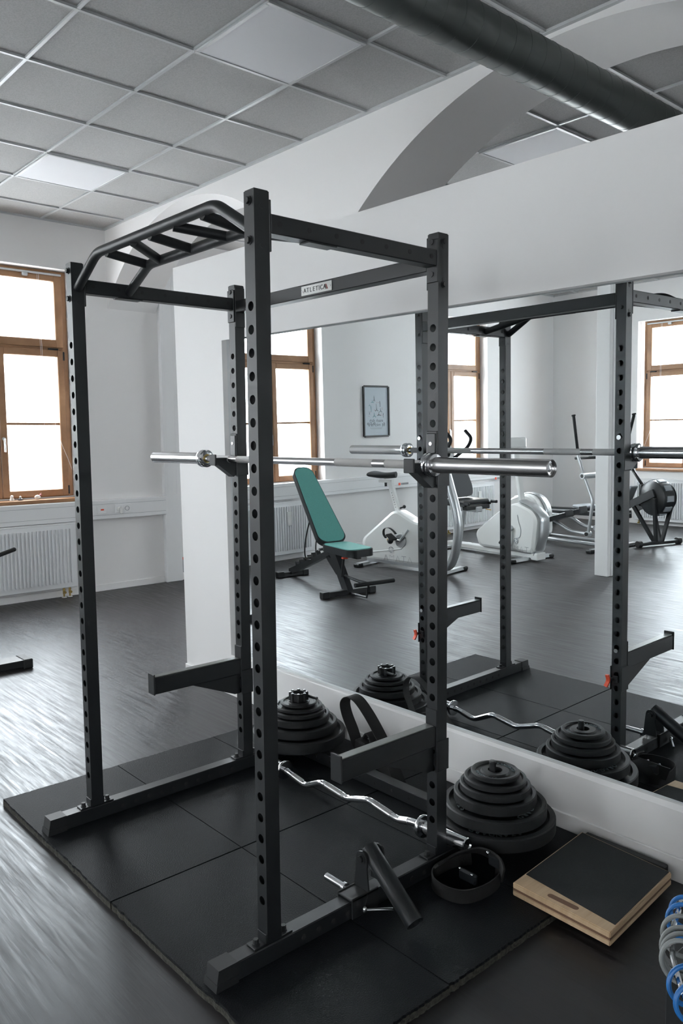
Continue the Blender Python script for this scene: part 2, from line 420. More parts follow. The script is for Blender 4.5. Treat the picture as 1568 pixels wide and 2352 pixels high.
# free-standing partition in front of the arches, carrying the recessed mirror (leans by 0.01)
def py(z, base): return base-.010*(z-1.0)
MB0, FB0 = 1.2704, 1.243
def zbot(x): return .2400+.0072*x
def ztop(x): return 2.010-.0165*x
def partition():
    x0, x1, xm = -1.432, 4.6, -.932
    b = MB(); bm = b.bm
    def V(x, z, base): return bm.verts.new((x, py(z, base), z))
    def ptop(x): return 2.452-.008*x
    Z0 = -.02
    fb = lambda x: .2345+.001*x           # front edge of the ledge
    ft = lambda x: 1.990-.0095*x if x > -2 else 2
    def q(*v): bm.faces.new(v)
    xf = xm-.006
    q(V(x0, Z0, FB0), V(xf, Z0, FB0), V(xf, ptop(xf), FB0), V(x0, ptop(x0), FB0))
    q(V(xf, Z0, FB0), V(x1, Z0, FB0), V(x1, fb(x1), FB0), V(xf, fb(xf), FB0))
    q(V(xf, ft(xf), FB0), V(x1, ft(x1), FB0), V(x1, ptop(x1), FB0), V(xf, ptop(xf), FB0))
    # back of box, top, end
    T = .13
    q(V(x0, Z0, FB0+T), V(x1, Z0, FB0+T), V(x1, ptop(x1), FB0+T), V(x0, ptop(x0), FB0+T))
    q(V(x0, ptop(x0), FB0), V(x1, ptop(x1), FB0), V(x1, ptop(x1), FB0+T), V(x0, ptop(x0), FB0+T))
    q(V(x0, Z0, FB0), V(x0, ptop(x0), FB0), V(x0, ptop(x0), FB0+T), V(x0, Z0, FB0+T))
    q(V(x1, Z0, FB0), V(x1, ptop(x1), FB0), V(x1, ptop(x1), FB0+T), V(x1, Z0, FB0+T))
    struct(b.build('wall_partition', M['part'], auto=False))
    # reveals round the mirror
    b = MB(); bm = b.bm
    def q2(*v): bm.faces.new(v)
    V = lambda x, z, base: bm.verts.new((x, py(z, base), z))
    MBk = MB0+.004
    q2(V(xf, fb(xf), FB0), V(x1, fb(x1), FB0), V(x1, zbot(x1)-.001, MBk), V(xm, zbot(xm)-.001, MBk))
    q2(V(xf, ft(xf), FB0), V(x1, ft(x1), FB0), V(x1, ztop(x1)+.001, MBk), V(xm, ztop(xm)+.001, MBk))
    q2(V(xf, fb(xf), FB0), V(xm, zbot(xm), MBk), V(xm, ztop(xm), MBk), V(xf, ft(xf), FB0))
    struct(b.build('trim_3', M['part'], auto=False))
    # the mirror itself
    b = MB(); bm = b.bm
    cs = [(xm, zbot(xm)), (x1-.01, zbot(x1)), (x1-.01, ztop(x1)), (xm, ztop(xm))]
    A = [bm.verts.new((x, py(z, MB0), z)) for x, z in cs]; B = [bm.verts.new((x, py(z, MB0)+.004, z)) for x, z in cs]
    bm.faces.new(A); bm.faces.new(B[::-1])
    for i in range(4): bm.faces.new((A[i], B[i], B[(i+1) % 4], A[(i+1) % 4]))
    tag(b.build('wall_mirror', M['mirror'], auto=False), 'wide frameless mirror set in the white partition behind the power rack', 'mirror')
    # baseboard of the partition
    b = MB(); b.box((x0, FB0-.004, 0), (x1, FB0+.008, .082), .002); struct(b.build('baseboard_partition', M['part']))
partition()

# baseboards
b = MB(); b.box((XL, -7.1, 0), (XL+.014, 2.76, .065), .003); b.box((XL, 2.95, 0), (XL+.014, YF, .065), .003); struct(b.build('baseboard_left', M['part']))
b = MB(); b.box((XL, YR, 0), (XR, YR+.014, .065), .003); struct(b.build('baseboard_rear', M['part']))

# column reflected in the mirror
b = MB(); b.box((-1.335, -3.42, 0), (-1.195, -3.195, ZC+.01), .004); b.box((-1.195, -3.36, 0), (-1.190, -3.25, ZC), .001)
struct(b.build('trim_4', M['part']))

# ------------------------------------------------------------------ windows
def window(n, kind, c, dz, cords=True):
    w = bpy.data.objects.new('window_%d' % n, None); COL.objects.link(w); w['kind'] = 'structure'
    # local: u along wall, v into the room (+), z up ; built for a wall whose room side faces +v
    if kind == 'L': w.location = (XL-.13, c, dz); w.rotation_euler = (0, 0, -PI/2)     # u=-Y , v=+X
    elif kind == 'E': w.location = (XR+.13, c, dz); w.rotation_euler = (0, 0, PI/2)
    elif kind == 'F': w.location = (c, YF+.13, dz); w.rotation_euler = (0, 0, PI)
    else: w.location = (c, YR-.13, dz); w.rotation_euler = (0, 0, 0)                  # u=+X , v=+Y
    z0, z1 = .93, 3.0
    f = MB(); H = .658
    f.box((-H, -.07, z0), (-H+.055, 0, z1), .004); f.box((H-.055, -.07, z0), (H, 0, z1), .004)
    f.box((-H+.05, -.07, z0), (H-.05, 0, z0+.035), .004); f.box((-H+.05, -.07, z1-.04), (H-.05, 0, z1), .004)
    f.box((-H+.05, -.07, 2.275), (H-.05, 0, 2.315), .004)
    f.build('window_frame', M['wood'], w)
    # sashes
    def sash(a, b_, za, zb, fw, name='sash'):
        s = MB(); v0, v1 = -.055, .018
        s.box((a, v0, za), (a+fw, v1, zb), .006); s.box((b_-fw, v0, za), (b_, v1, zb), .006)
        s.box((a+fw-.004, v0, za), (b_-fw+.004, v1, za+fw), .006); s.box((a+fw-.004, v0, zb-fw), (b_-fw+.004, v1, zb), .006)
        o = s.build(name, M['wood'], w)
        g = MB(); g.box((a+fw-.01, -.022, za+fw-.01), (b_-fw+.01, -.018, zb-fw+.01)); g.build('pane', M['glass'], o)
        return o
    for a, b_ in ((-H+.045, -.002), (.002, H-.045)):
        o = sash(a, b_, .935, 2.285, .064)
        m_ = MB(); m_.box((a+.05, -.030, 1.594), (b_-.05, .004, 1.616), .003); m_.build('glazing_bar', M['wood'], o)
    sash(-H+.045, H-.045, 2.305, 2.975, .073, 'fanlight')
    hd = MB(); s_ = -1 if kind == 'L' else -1
    hd.lathe([(0, 0), (.016, 0), (.016, .008), (0, .008)], n=16, m=Matrix.Translation((-.03, .018, 1.47)) @ Matrix.Rotation(-PI/2, 4, 'X'))
    hd.box((-.040, .022, 1.35), (-.022, .045, 1.475), .006)
    hd.build('handle', M['silver'], w)
    hg = MB()
    for u in (-H+.05, H-.05): hg.box((u-.008, .0, 2.19), (u+.008, .024, 2.27), .003); hg.box((u-.008, .0, .95), (u+.008, .024, 1.03), .003)
    hg.box((-H+.10, .0, 2.282), (-H+.19, .026, 2.298), .003); hg.box((H-.19, .0, 2.282), (H-.10, .026, 2.298), .003)
    hg.build('hinge', M['blackh'], w)
    rl = MB(); rl.box((-H+.05, .018, 2.953), (H-.05, .034, 2.972), .003); rl.box((-.30, .018, 2.925), (-.25, .045, 2.955), .004); rl.build('blind_rail', M['silver'], w)
    if cords:
        cd = MB()
        pts = [(-.40, .03, 2.96), (-.40, .028, 2.6), (-.405, .03, 2.2), (-.46, .03, 1.9), (-.50, .03, 1.60), (-.55, .03, 1.42), (-.60, .04, 1.28), (-.63, .05, 1.18)]
        cd.tube(pts, .0016, 5); cd.tube([(-.385, .03, 2.96), (-.385, .03, 2.5), (-.395, .03, 2.1), (-.398, .03, 1.0)], .0012, 5)
        cd.build('blind_cord', M['trunk'], w)
    sl = MB(); sl.box((-H-.02, .0, .885), (H+.02, .165, .918), .004); sl.build('window_sill', M['wood'], w)
    st = MB(); st.box((-H-.001, -.30, .895), (H+.001, .0, .93)); st.build('outer_sill', M['part'], w)
    return w
for i, (c, z) in enumerate(WL): window(i+1, 'L', c, z)
for i, (c, z) in enumerate(WR): window(i+5, 'R', c, z).scale.x = KR[i]  # the narrow one is an added light source
for i, (c, z) in enumerate(WE_FILL): window(i+7, 'E', c, z, False)  # added window, out of view, only for its light
for i, (c, z) in enumerate(WF_FILL): window(i+8, 'F', c, z, False)  # added window in the next room, only for its light

# ------------------------------------------------------------------ ceiling lights
def ceiling_light(x0, y0, label):
    o = thing('ceiling_light', label, 'ceiling light', (x0+gxp/2, y0+gyp/2, ZC-.004), group='square panel lights in the ceiling grid')
    hx, hy = gxp/2-.012, gyp/2-.012
    f = MB()
    for s in (-1, 1):
        f.box((s*hx-.011, -hy-.011, -.004), (s*hx+.011, hy+.011, .014), .002); f.box((-hx+.011, s*hy-.011, -.004), (hx-.011, s*hy+.011, .014), .002)
    f.build('frame', M['tbar'], o)
    d = MB(); d.box((-hx+.01, -hy+.01, -.0005), (hx-.01, hy-.01, .0115)); d.build('diffuser', M['diff'], o)
    return o
ceiling_light(gx0-gxp, gy0-gyp*2, 'large square ceiling light above the rack, nearest the spiral duct')
ceiling_light(gx0-gxp*5, gy0-gyp*2, 'bright square ceiling light near the window wall')
ceiling_light(gx0-gxp, 2.685+gyp, 'square ceiling light of the next room seen through the large arch')
ceiling_light(gx0-gxp*5, gy0-gyp*8, 'square ceiling light over the exercise bikes, seen only in the mirror')

# ventilation duct
def spiral_duct():
    x, z, r = .665, 3.09, .098
    o = thing('ventilation_duct', 'grey spiral ventilation duct running under the ceiling through the large arch', 'duct', (x, 2.3, z))
    b = MB(); prof = []
    y = -3.2
    pts = []
    n = 32
    seg = .105; bm = b.bm; rings = []
    yy = -4.2
    while yy < 6.8:
        for dy, rr in ((0, r), (seg-.008, r), (seg-.0078, r+.0012), (seg-.003, r+.0012), (seg-.0028, r)):
            rings.append([bm.verts.new((rr*math.cos(2*PI*j/n), yy+dy-2.3+seg*j/n*0, rr*math.sin(2*PI*j/n))) for j in range(n)])
        yy += seg
    for a, c in zip(rings, rings[1:]):
        for j in range(n): bm.faces.new((a[j], a[(j+1) % n], c[(j+1) % n], c[j])).smooth = True
    b.build('pipe', M['duct'], o)
    for yy in (-2.0, 1.4, 4.6):
        h = MB(); h.cyl((0, yy-2.3, r), (0, yy-2.3, ZC-z+.01), .004, n=8); h.box((-.012, yy-2.31, r-.002), (.012, yy-2.29, r+.006)); h.build('hanger', M['silver'], o)
spiral_duct()

# ------------------------------------------------------------------ cable trunking, risers, sockets, sticker
o = thing('cable_trunking', 'white horizontal cable trunking below the windows ending before the upright duct', 'cable trunking', (XL, -2.2, .79))
b = MB(); b.box((0, YR+2.2, -.093), (.058, 2.79+2.2, .093), .008, seg=2); b.build('body', M['trunk'], o)
b = MB()
for z in (-.052, .052): b.box((.0575, YR+2.22, z-.0012), (.0592, 4.97, z+.0012))
b.build('lid_groove', M['lgrey'], o)
for yy in (2.09, 2.264, 2.345):
    p = MB(); p.box((.055, yy+2.2-.042, -.04), (.066, yy+2.2+.042, .04), .004, seg=2)
    s = p.build('socket', M['trunk'], o)
    q = MB(); mm = Matrix.Translation((.066, yy+2.2, 0)) @ Matrix.Rotation(PI/2, 4, 'Y')
    if yy < 2.2: q.box((.064, yy+2.2-.016, -.006), (.068, yy+2.2+.016, .008), .002); q.build('rocker_insert', M['red'], s)
    else: q.lathe([(.023, -.001), (.023, .003), (.019, .003), (.019, -.0005), (0, -.0005)], n=24, m=mm); q.build('socket_ring', M['lgrey'], s)
tag(MB().lathe([(0, 0), (.024, 0), (.026, .012), (.020, .035), (0, .038)], n=20, m=Matrix.Translation((XL+.066, 2.262, .79)) @ Matrix.Rotation(PI/2, 4, 'Y')).box((XL+.08, 2.255, .745), (XL+.115, 2.285, .80), .006).build('plug_adapter', M['white']),
    'white round plug adapter in the middle wall socket of the trunking', 'plug')
b = MB(); b.box((XL, 2.765, 0), (XL+.055, 2.95, ZC), .008, seg=2); b.box((XL+.0548, 2.80, .9), (XL+.0562, 2.802, 3.3)); b.box((XL+.0548, 2.90, .9), (XL+.0562, 2.902, 3.3))
tag(b.build('vertical_duct', M['trunk']), 'white upright cable duct at the far end of the window wall', 'cable duct')
o = thing('notice_sheet', 'small white notice with a red header low on the wall beside the upright duct', 'notice', (XL+.001, 3.05, .15))
b = MB(); b.box((0, -.075, -.075), (.002, .075, .085)); b.build('sheet', M['lgrey'], o)
b = MB(); b.box((.0021, -.073, .058), (.0028, .073, .083)); b.build('header', M['red'], o)
b = MB()
for k in range(5): b.box((.0021, -.06, .04-.024*k), (.0026, .05-.02*(k % 2), .045-.024*k))
b.build('printed_lines', M['ink'], o)

# thin sticker strips on the trunking (mirror side)
for yy, zz, lab in ((-3.66, .75, 'small black and red sticker on the trunking behind the upright bike saddle'), (-5.65, .70, 'small black and red sticker on the trunking beyond the recumbent seat')):
    o = thing('trunking_sticker', lab, 'sticker', (XL+.0585, yy, zz), group='stickers on the trunking')
    b = MB(); b.box((0, -.095, -.018), (.001, .095, .018)); b.build('backing', M['white'], o)
    b = MB(); b.box((.0011, .055, -.016), (.0016, .093, .016)); b.build('red_field', M['red'], o)
    b = MB()
    for k in range(5): b.box((.0011, -.088+.027*k, -.012), (.0016, -.088+.027*k+.019, .012))
    b.build('black_mark', M['ink'], o)

# ------------------------------------------------------------------ radiators
def radiator(label, L, loc, rz):
    o = thing('radiator', label, 'radiator', loc, rz, 'panel radiators under the windows')
    b = MB(); bm = b.bm; H = .60; z0 = 0
    b.box((-L/2, .035, z0), (L/2, .075, z0+H), .006)
    n = int(L/.0333); p = L/n
    for i in range(n):
        u = -L/2+p*(i+.5)
        if i == 0 or i == n-1: continue
        b.prism([(u-p*.27, .0745), (u-p*.20, .094), (u+p*.20, .094), (u+p*.27, .0745)], z0+.05, z0+H-.05, axis='z')
    b.build('panel', M['rad'], o)
    g = MB(); g.box((-L/2, .005, z0+H-.012), (L/2, .078, z0+H+.004), .003)
    g.box((-L/2-.002, .005, z0+.01), (-L/2+.002, .075, z0+H), .001); g.box((L/2-.002, .005, z0+.01), (L/2+.002, .075, z0+H), .001); g.build('casing', M['rad'], o)
    c = MB(); c.box((.16, .088, z0+.33), (.215, .108, z0+.49), .006, seg=2); c.build('heat_meter', M['white'], o)
    v = MB()
    for du in (0, .055):
        v.cyl((-L/2+.07+du, .055, z0), (-L/2+.07+du, .055, z0-.055), .011, n=12); v.cyl((-L/2+.07+du, .055, z0-.055), (-L/2+.07+du, .055, -loc[2]+.004), .008, n=10)
        v.cyl((-L/2+.07+du, .055, z0-.04), (-L/2+.07+du, .085, z0-.04), .012, n=12)
    v.build('valve', M['brass'], o)
    r = MB()
    for du in (0, .055): r.lathe([(.009, 0), (.024, 0), (.020, .006), (.009, .008)], (-L/2+.07+du, .055, -loc[2]+.001), 16)
    r.build('pipe_rosette', M['white'], o)
    return o
radiator('white ribbed radiator under the left window seen directly beside the rack', 1.16, (XL, 1.235, .09), -PI/2)
radiator('white ribbed radiator behind the green bench, seen in the mirror', 1.12, (XL, -1.57, .07), -PI/2)
radiator('white ribbed radiator behind the recumbent bike seat, seen in the mirror', 1.12, (XL, -4.97, .055), -PI/2)
radiator('white ribbed radiator behind the rowing machine flywheel, seen in the mirror', 1.3, (-2.35, YR, .06), 0)

# small things on the sill of window_1
def on_sill(name, lab, cat, y, build):
    o = thing(name, lab, cat, (XL-.04, y, .919)); build(o)
def orn1(o):
    MB().lathe([(0, 0), (.018, 0), (.02, .012), (.012, .03), (.014, .042), (0, .05)], n=16).build('body', M['white'], o)
def orn2(o):
    MB().lathe([(0, 0), (.02, 0), (.022, .01), (.01, .02), (0, .024)], n=16).build('base', M['blackh'], o); MB().ball((0, 0, .028), .010).build('knob', M['silver'], o)
def orn3(o):
    MB().ball((0, 0, .02), .02, (1, 1.4, 1)).build('body', M['white'], o); MB().ball((0, .028, .038), .011).build('head', M['pinkp'], o); MB().cyl((0, .03, .04), (0, .035, .06), .004, .002, 8).build('ear', M['pinkp'], o)
on_sill('figurine', 'small white pot standing on the window sill, nearest the left picture edge', 'ornament', 1.29, orn1)
on_sill('knob_ornament', 'tiny dark ornament in the middle of the window sill', 'ornament', 1.365, orn2)
on_sill('animal_figurine', 'small white and pink animal figurine on the window sill', 'ornament', 1.52, orn3)

# ------------------------------------------------------------------ poster (seen mirrored)
o = thing('framed_poster', 'black framed fitness poster between the windows, seen reversed in the mirror', 'poster', (XL, -3.245, 1.68))
PW, PH = .215, .308
f = MB()
for s in (-1, 1): f.box((0, s*PW-.011, -PH), (.022, s*PW+.011, PH), .002); f.box((0, -PW+.01, s*PH-.011), (.022, PW-.01, s*PH+.011), .002)
f.build('frame', M['blackh'], o)
pr = MB(); pr.box((.002, -PW+.008, -PH+.008), (.006, PW-.008, PH-.008)); prt = pr.build('print', M['paper'], o)
# wall faces +X: text plane with x to the reader's right = -... reader looks along -X, right hand = +Y
TM = lambda y, z: Matrix.Translation((.0064, y, z)) @ Matrix(((0, 0, 1, 0), (1, 0, 0, 0), (0, 1, 0, 0), (0, 0, 0, 1)))
t = MB(); t.text('mach dich', .058, TM(.0, -.115), .0002); t.text('mit', .06, TM(-.035, -.165), .0002); t.build('slogan', M['ink'], prt)
t = MB(); t.text('fit', .066, TM(-.125, -.165), .0002); t.text('PhFiP', .066, TM(.085, -.165), .0002)
for k in range(2): t.box((.0062, -.11+.02*k, -.205-.012*k), (.0066, .11-.02*k, -.203-.012*k))
t.build('slogan', M['badge'], prt)
fig = MB(); fg2 = MB(); fg3 = MB()
def figure(mb, y, z, s, k):
    def L(a, c, r): mb.tube([(.0064, y+a[0]*s, z+a[1]*s), (.0064, y+c[0]*s, z+c[1]*s)], r*s, 6, flat=(r*s, .0003, (0, 0, 1) if abs(c[0]-a[0]) > abs(c[1]-a[1]) else (0, 1, 0)))
    poses = [((-.3, -.9), (0, 0), (.35, -.9)), ((-.9, 0), (0, .1), (.9, 0)), ((0, -1), (0, 0), (.1, 1)), ((-.8, -.5), (0, 0), (.8, -.5))]
    a, c, d = poses[k % 4]
    L(a, c, .12); L(c, d, .12); L(c, (.1, .7), .16); mb.ball((.0064, y+.1*s, z+.95*s), .16*s, (.05, 1, 1), 8)
spots = [(.03, .155, .034, 0), (.06, .11, .028, 1), (-.07, .09, .035, 2), (-.005, .07, .022, 2), (.085, .03, .035, 2), (-.01, .02, .034, 3), (-.08, .005, .03, 3), (.03, -.055, .034, 3), (-.05, -.05, .036, 1), (-.125, -.05, .028, 2), (.11, .07, .02, 1), (.115, -.02, .02, 0)]
for i, (y, z, s, k) in enumerate(spots): figure((fig, fg2, fig)[i % 3], y, z, s, k)
for i in range(14): fg3.ball((.0064, random.uniform(-.12, .13), random.uniform(-.07, .15)), .0042, (.06, 1, 1.3), 6)
fig.build('figures', M['ink'], prt); fg2.build('figures', M['teal'], prt); fg3.build('dots', M['pinkp'], prt)
g = MB(); g.box((.0085, -PW+.008, -PH+.008), (.010, PW-.008, PH-.008)); g.build('glass', M['glass'], o)

# ------------------------------------------------------------------ rubber mats
def mat_tile(x0, x1, y0, y1, lab, rag=()):
    o = thing('rubber_mat', lab, 'rubber mat', ((x0+x1)/2, (y0+y1)/2, FZ), group='black rubber floor tiles under the rack')
    g = .0018; x0 += g*1.9; x1 -= g*1.9; y0 += g; y1 -= g; cx, cy = (x0+x1)/2, (y0+y1)/2
    top = MB(); n = 60
    def side(p, q, r):
        out = []
        for i in range(n):
            t = i/n; x = p[0]+(q[0]-p[0])*t; y = p[1]+(q[1]-p[1])*t; d = 0
            if r:
                w = max(0, math.sin(t*9+2)*.5+.5)
                d = random.uniform(0, .0045)*(.4+w)
            nx, ny = -(q[1]-p[1]), (q[0]-p[0]); l = math.hypot(nx, ny)
            out.append((x+nx/l*d-cx, y+ny/l*d-cy))
        return out
    P = side((x0, y0), (x1, y0), 's' in rag)+side((x1, y0), (x1, y1), 'e' in rag)+side((x1, y1), (x0, y1), 0)+side((x0, y1), (x0, y0), 'w' in rag)
    top.prism(P, .0185, MT, axis='z'); top.build('top_layer', M['mat'], o, auto=True)
    lo = MB(); lo.prism([(a*1.002, c*1.003) for a, c in P], 0, .0187, axis='z'); lo.build('edge', M['matedge'] if rag else M['mat'], o)
    return o
TX = [-.402, .568, 1.535]; TY = [-.214, .281, .778, 1.232]
names = [['front left rubber mat under the foot of the far left post', 'front right rubber mat under the nearest rack foot'],
         ['middle left rubber mat inside the rack', 'middle right rubber mat under the landmine and nylon belt'],
         ['back left rubber mat under the far stack of plates', 'back right rubber mat under the near stack of plates and slant board']]
for r in range(3):
    for c in range(2):
        rag = ('s' if r == 0 else '')+('w' if c == 0 else 'e')
        mat_tile(TX[c], TX[c+1], TY[r], TY[r+1], names[r][c], rag)

# ------------------------------------------------------------------ power rack
BZ0, BZ1 = MT, .080            # base beams
TOPZ = 2.0937
rack = thing('power_rack', 'black four-post power rack with punched uprights and multi-grip pull-up bar', 'power rack', (W/2, D/2, MT))
RL = (W/2, D/2, MT)
def rp(mb, name, m, parent=rack, lab=None, auto=True):
    o = mb.build(name, m, parent, auto)
    if parent is rack: shift(o, RL)
    if lab: o['label'] = lab
    return o

def post(x, y, tilt=(0, 0)):
    b = MB(); bm = b.bm; hx, hy = PX/2, PY/2; r = .0125; pitch = .0595; z0 = BZ1; z1 = TOPZ; wt = .003; n = 16
    zs = [1.806-pitch*i for i in range(0, 28)]
    zs = [z for z in zs if z > z0+.05]
    zcells = sorted([(z-pitch/2, z+pitch/2) for z in zs])
    def face(sy):
        yo = sy*hy; yi = sy*(hy-wt)
        def quad(pts): bm.faces.new([bm.verts.new(p) for p in pts])
        lo = zcells[0][0]; hi = zcells[-1][1]
        quad([(-hx, yo, z0), (hx, yo, z0), (hx, yo, lo), (-hx, yo, lo)]); quad([(-hx, yo, hi), (hx, yo, hi), (hx, yo, z1), (-hx, yo, z1)])
        for (a, c) in zcells:
            zc = (a+c)/2; hz = (c-a)/2; outer = []; ring = []; rin = []
            for j in range(n):
                t = 2*PI*j/n+PI/n; cx, cz = math.cos(t), math.sin(t)
                k = min(hx/abs(cx) if abs(cx) > 1e-6 else 9, hz/abs(cz) if abs(cz) > 1e-6 else 9)
                outer.append(bm.verts.new((cx*k, yo, zc+cz*k))); ring.append(bm.verts.new((cx*r, yo, zc+cz*r))); rin.append(bm.verts.new((cx*r, yi, zc+cz*r)))
            cor = {0: (hx, hz), 1: (-hx, hz), 2: (-hx, -hz), 3: (hx, -hz)}
            for j in range(n):
                j2 = (j+1) % n
                bm.faces.new((outer[j], outer[j2], ring[j2], ring[j])); bm.faces.new((ring[j], ring[j2], rin[j2], rin[j])).smooth = True
                o1, o2 = outer[j].co, outer[j2].co
                if abs(abs(o1.x)-hx) < 1e-6 and abs(abs(o2.z-zc)-hz) < 1e-6 or abs(abs(o2.x)-hx) < 1e-6 and abs(abs(o1.z-zc)-hz) < 1e-6:
                    if abs(o1.x-o2.x) > 1e-6 and abs(o1.z-o2.z) > 1e-6:
                        qx = hx*(1 if (o1.x+o2.x) > 0 else -1); qz = zc+hz*(1 if (o1.z+o2.z-2*zc) > 0 else -1)
                        v = bm.verts.new((qx, yo, qz)); bm.faces.new((outer[j], v, outer[j2]))
    face(-1); face(1)
    for sx in (-1, 1):
        v = [bm.verts.new(p) for p in ((sx*hx, -hy, z0), (sx*hx, hy, z0), (sx*hx, hy, z1), (sx*hx, -hy, z1))]; bm.faces.new(v)
    bmesh.ops.remove_doubles(bm, verts=bm.verts, dist=1e-5)
    # plastic cap
    b.box((-hx+.001, -hy+.001, z1-.001), (hx-.001, hy-.001, z1+.003), .0015)
    b.box((-hx, -hy, z0-.004), (hx, hy, z0+.001))
    bmesh.ops.transform(bm, matrix=Matrix.Translation((x, y, 0)), verts=bm.verts)
    return rp(b, 'upright', M['black'])
PA, PB, PC, PD = (0, 0), (W, 0), (W, D), (0, D)
for p in (PA, PB, PC, PD): post(*p)

def bolt_head(mb, p, d, r=.0085, h=.007):
    p = Vector(p); d = Vector(d)
    mb.cyl(p, p+d*.002, r*1.35, n=16); mb.cyl(p+d*.002, p+d*h, r, n=6)

# base beams, crossmember, foot caps
for x in (0, W):
    b = MB(); b.box((x-.026, -.15, BZ0), (x+.026, 1.06, BZ1), .003); o = rp(b, 'base_beam', M['black'])
    h = MB()
    for i in range(11):
        y = .10+.056*i
        if abs(y-D) > .05 and y < .66: h.cyl((x+.0255, y, .052), (x+.0268, y, .052), .008, n=12)
    q = h.build('beam_hole', M['holeshade'], o)
    c = MB(); bm = c.bm
    e = .031
    c.prism([(-.195, BZ0-.001), (-.125, BZ0-.001), (-.125, BZ1+.003), (-.185, BZ1+.003)], x-.0275, x+.0275, axis='x')
    c.prism([(-.197, BZ0-.001), (-.125, BZ0-.001), (-.125, BZ0+.02), (-.193, BZ0+.02)], x-e, x+e, axis='x')
    rp(c, 'foot_cap', M['rubber'])
b = MB(); b.box((.026, .953, BZ0), (W-.026, 1.003, BZ1), .003); o = rp(b, 'rear_crossmember', M['black'])
h = MB()
for i in range(9): h.cyl((.17+.095*i, .954, .052), (.17+.095*i, .952, .052), .006, n=10)
h.build('beam_hole', M['holeshade'], o)
# brackets at the post bases
for (x, y) in (PA, PB, PC, PD):
    b = MB()
    for s in (-1, 1):
        yy = y+s*(PY/2)
        b.box((x-.02, min(yy, yy+s*.042), BZ1), (x+.02, max(yy, yy+s*.042), BZ1+.005), .001)
        b.box((x-.02, min(yy, yy+s*.004), BZ1), (x+.02, max(yy, yy+s*.004), BZ1+.03), .001)
    o = rp(b, 'base_bracket', M['steel'] if False else M['black'])
    t = MB()
    for s in (-1, 1): bolt_head(t, (x, y+s*(PY/2+.024), BZ1+.005), (0, 0, 1), .008, .014)
    t.build('bolt', M['blackh'], o)

# top beams
ZT0, ZT1 = 1.992, 2.041
for x, s in ((0, -1), (W, 1)):
    b = MB(); b.box((x-.022, PY/2+.006, ZT0), (x+.022, D-PY/2-.006, ZT1), .0025); o = rp(b, 'side_beam', M['black'])
    h = MB()
    for y in (.058, .157, .253, .350, .445, .544, .64):
        for sx in (-1, 1): h.cyl((x+sx*.0215, y, 2.0185), (x+sx*.0228, y, 2.0185), .0072, n=12)
    h.build('beam_hole', M['holeshade'], o)
    for y0, y1 in ((PY/2, PY/2+.006), (D-PY/2-.006, D-PY/2)):
        e = MB(); e.box((x-.022, y0, 1.945), (x+.0235, y1, 2.075), .0015); rp(e, 'end_plate', M['black'])
    k = MB()
    for y in (0, D):
        for z in (2.055, 1.957): k.cyl((x+.0215, y, z), (x+.0228, y, z), .0065, n=12); bolt_head(k, (x, y-PY/2, z+.013), (0, -1, 0), .009, .009); bolt_head(k, (x, y+PY/2, z+.013), (0, 1, 0), .007, .008)
    rp(k, 'bolt', M['blackh'])
b = MB(); b.box((PX/2+.005, D-PY/2, 1.983), (W-PX/2-.005, D+PY/2, 2.031), .0025); rp(b, 'rear_top_beam', M['black'])
for x0, x1 in ((PX/2, PX/2+.006), (W-PX/2-.006, W-PX/2)):
    e = MB(); e.box((x0, D-.0235, 1.925), (x1, D+.0235, 2.085), .0015)
    rp(e, 'end_plate', M['black'])
k = MB()
for x, s in ((PX/2, 1), (W-PX/2, -1)):
    for z in (2.07, 1.94): bolt_head(k, (x-s*PX, D, z), (-s, 0, 0), .008, .008)
rp(k, 'bolt', M['blackh'])
# badge
b = MB(); b.box((.465, D-PY/2-.003, 1.989), (.637, D-PY/2+.001, 2.0245), .0012); o = rp(b, 'badge', M['plateal'], lab='brushed aluminium name plate')
t = MB(); TMb = lambda x: Matrix.Translation((x, D-PY/2-.0034, 2.0065)) @ Matrix.Rotation(PI/2, 4, 'X')
for i, ch in enumerate('ATLETICA'):
    xx = [.487, .5045, .521, .5385, .556, .5685, .5825, .5995][i]
    t.text(ch, .0235, TMb(xx), .0004)
t.prism([(.606, 1.9975), (.610, 1.9975), (.602, 2.0155), (.598, 2.0155)], D-PY/2-.0038, D-PY/2-.003, axis='y')
q = t.build('badge_lettering', M['badge'], o)
t = MB(); t.prism([(.6125, 1.9975), (.6175, 1.9975), (.609, 2.0155), (.604, 2.0155)], D-PY/2-.0038, D-PY/2-.003, axis='y'); t.build('badge_stripe', M['badger'], o)
t = MB()
for x in (.4715, .6305): t.ball((x, D-PY/2-.0035, 2.0065), .0032, (1, .5, 1), 10)
t.build('rivet', M['chrome'], o)

# pull-up bar
def smooth_path(pts, r=.03, n=6):
    P = [Vector(p) for p in pts]; out = [P[0]]
    for i in range(1, len(P)-1):
        a = (P[i-1]-P[i]); c = (P[i+1]-P[i]); ra = min(r, a.length*.45, c.length*.45)
        p0 = P[i]+a.normalized()*ra; p1 = P[i]+c.normalized()*ra
        for k in range(n+1):
            t = k/n; out.append(p0*(1-t)**2+P[i]*2*t*(1-t)+p1*t*t)
    out.append(P[-1]); return out
ft = smooth_path([(PX/2, 0, 2.006), (.186, 0, 2.102), (W-.186, 0, 2.102), (W-PX/2, 0, 2.006)], .035)
b = MB(); b.tube(ft, .0165, 16); pull = rp(b, 'pull_up_bar', M['black'])
rt_ = smooth_path([(PX/2, .2, 2.013), (.27, .15, 2.070), (W-.27, .15, 2.070), (W-PX/2, .2, 2.013)], .035)
b = MB(); b.tube(rt_, .0165, 16); b.build('rear_tube', M['black'], pull)
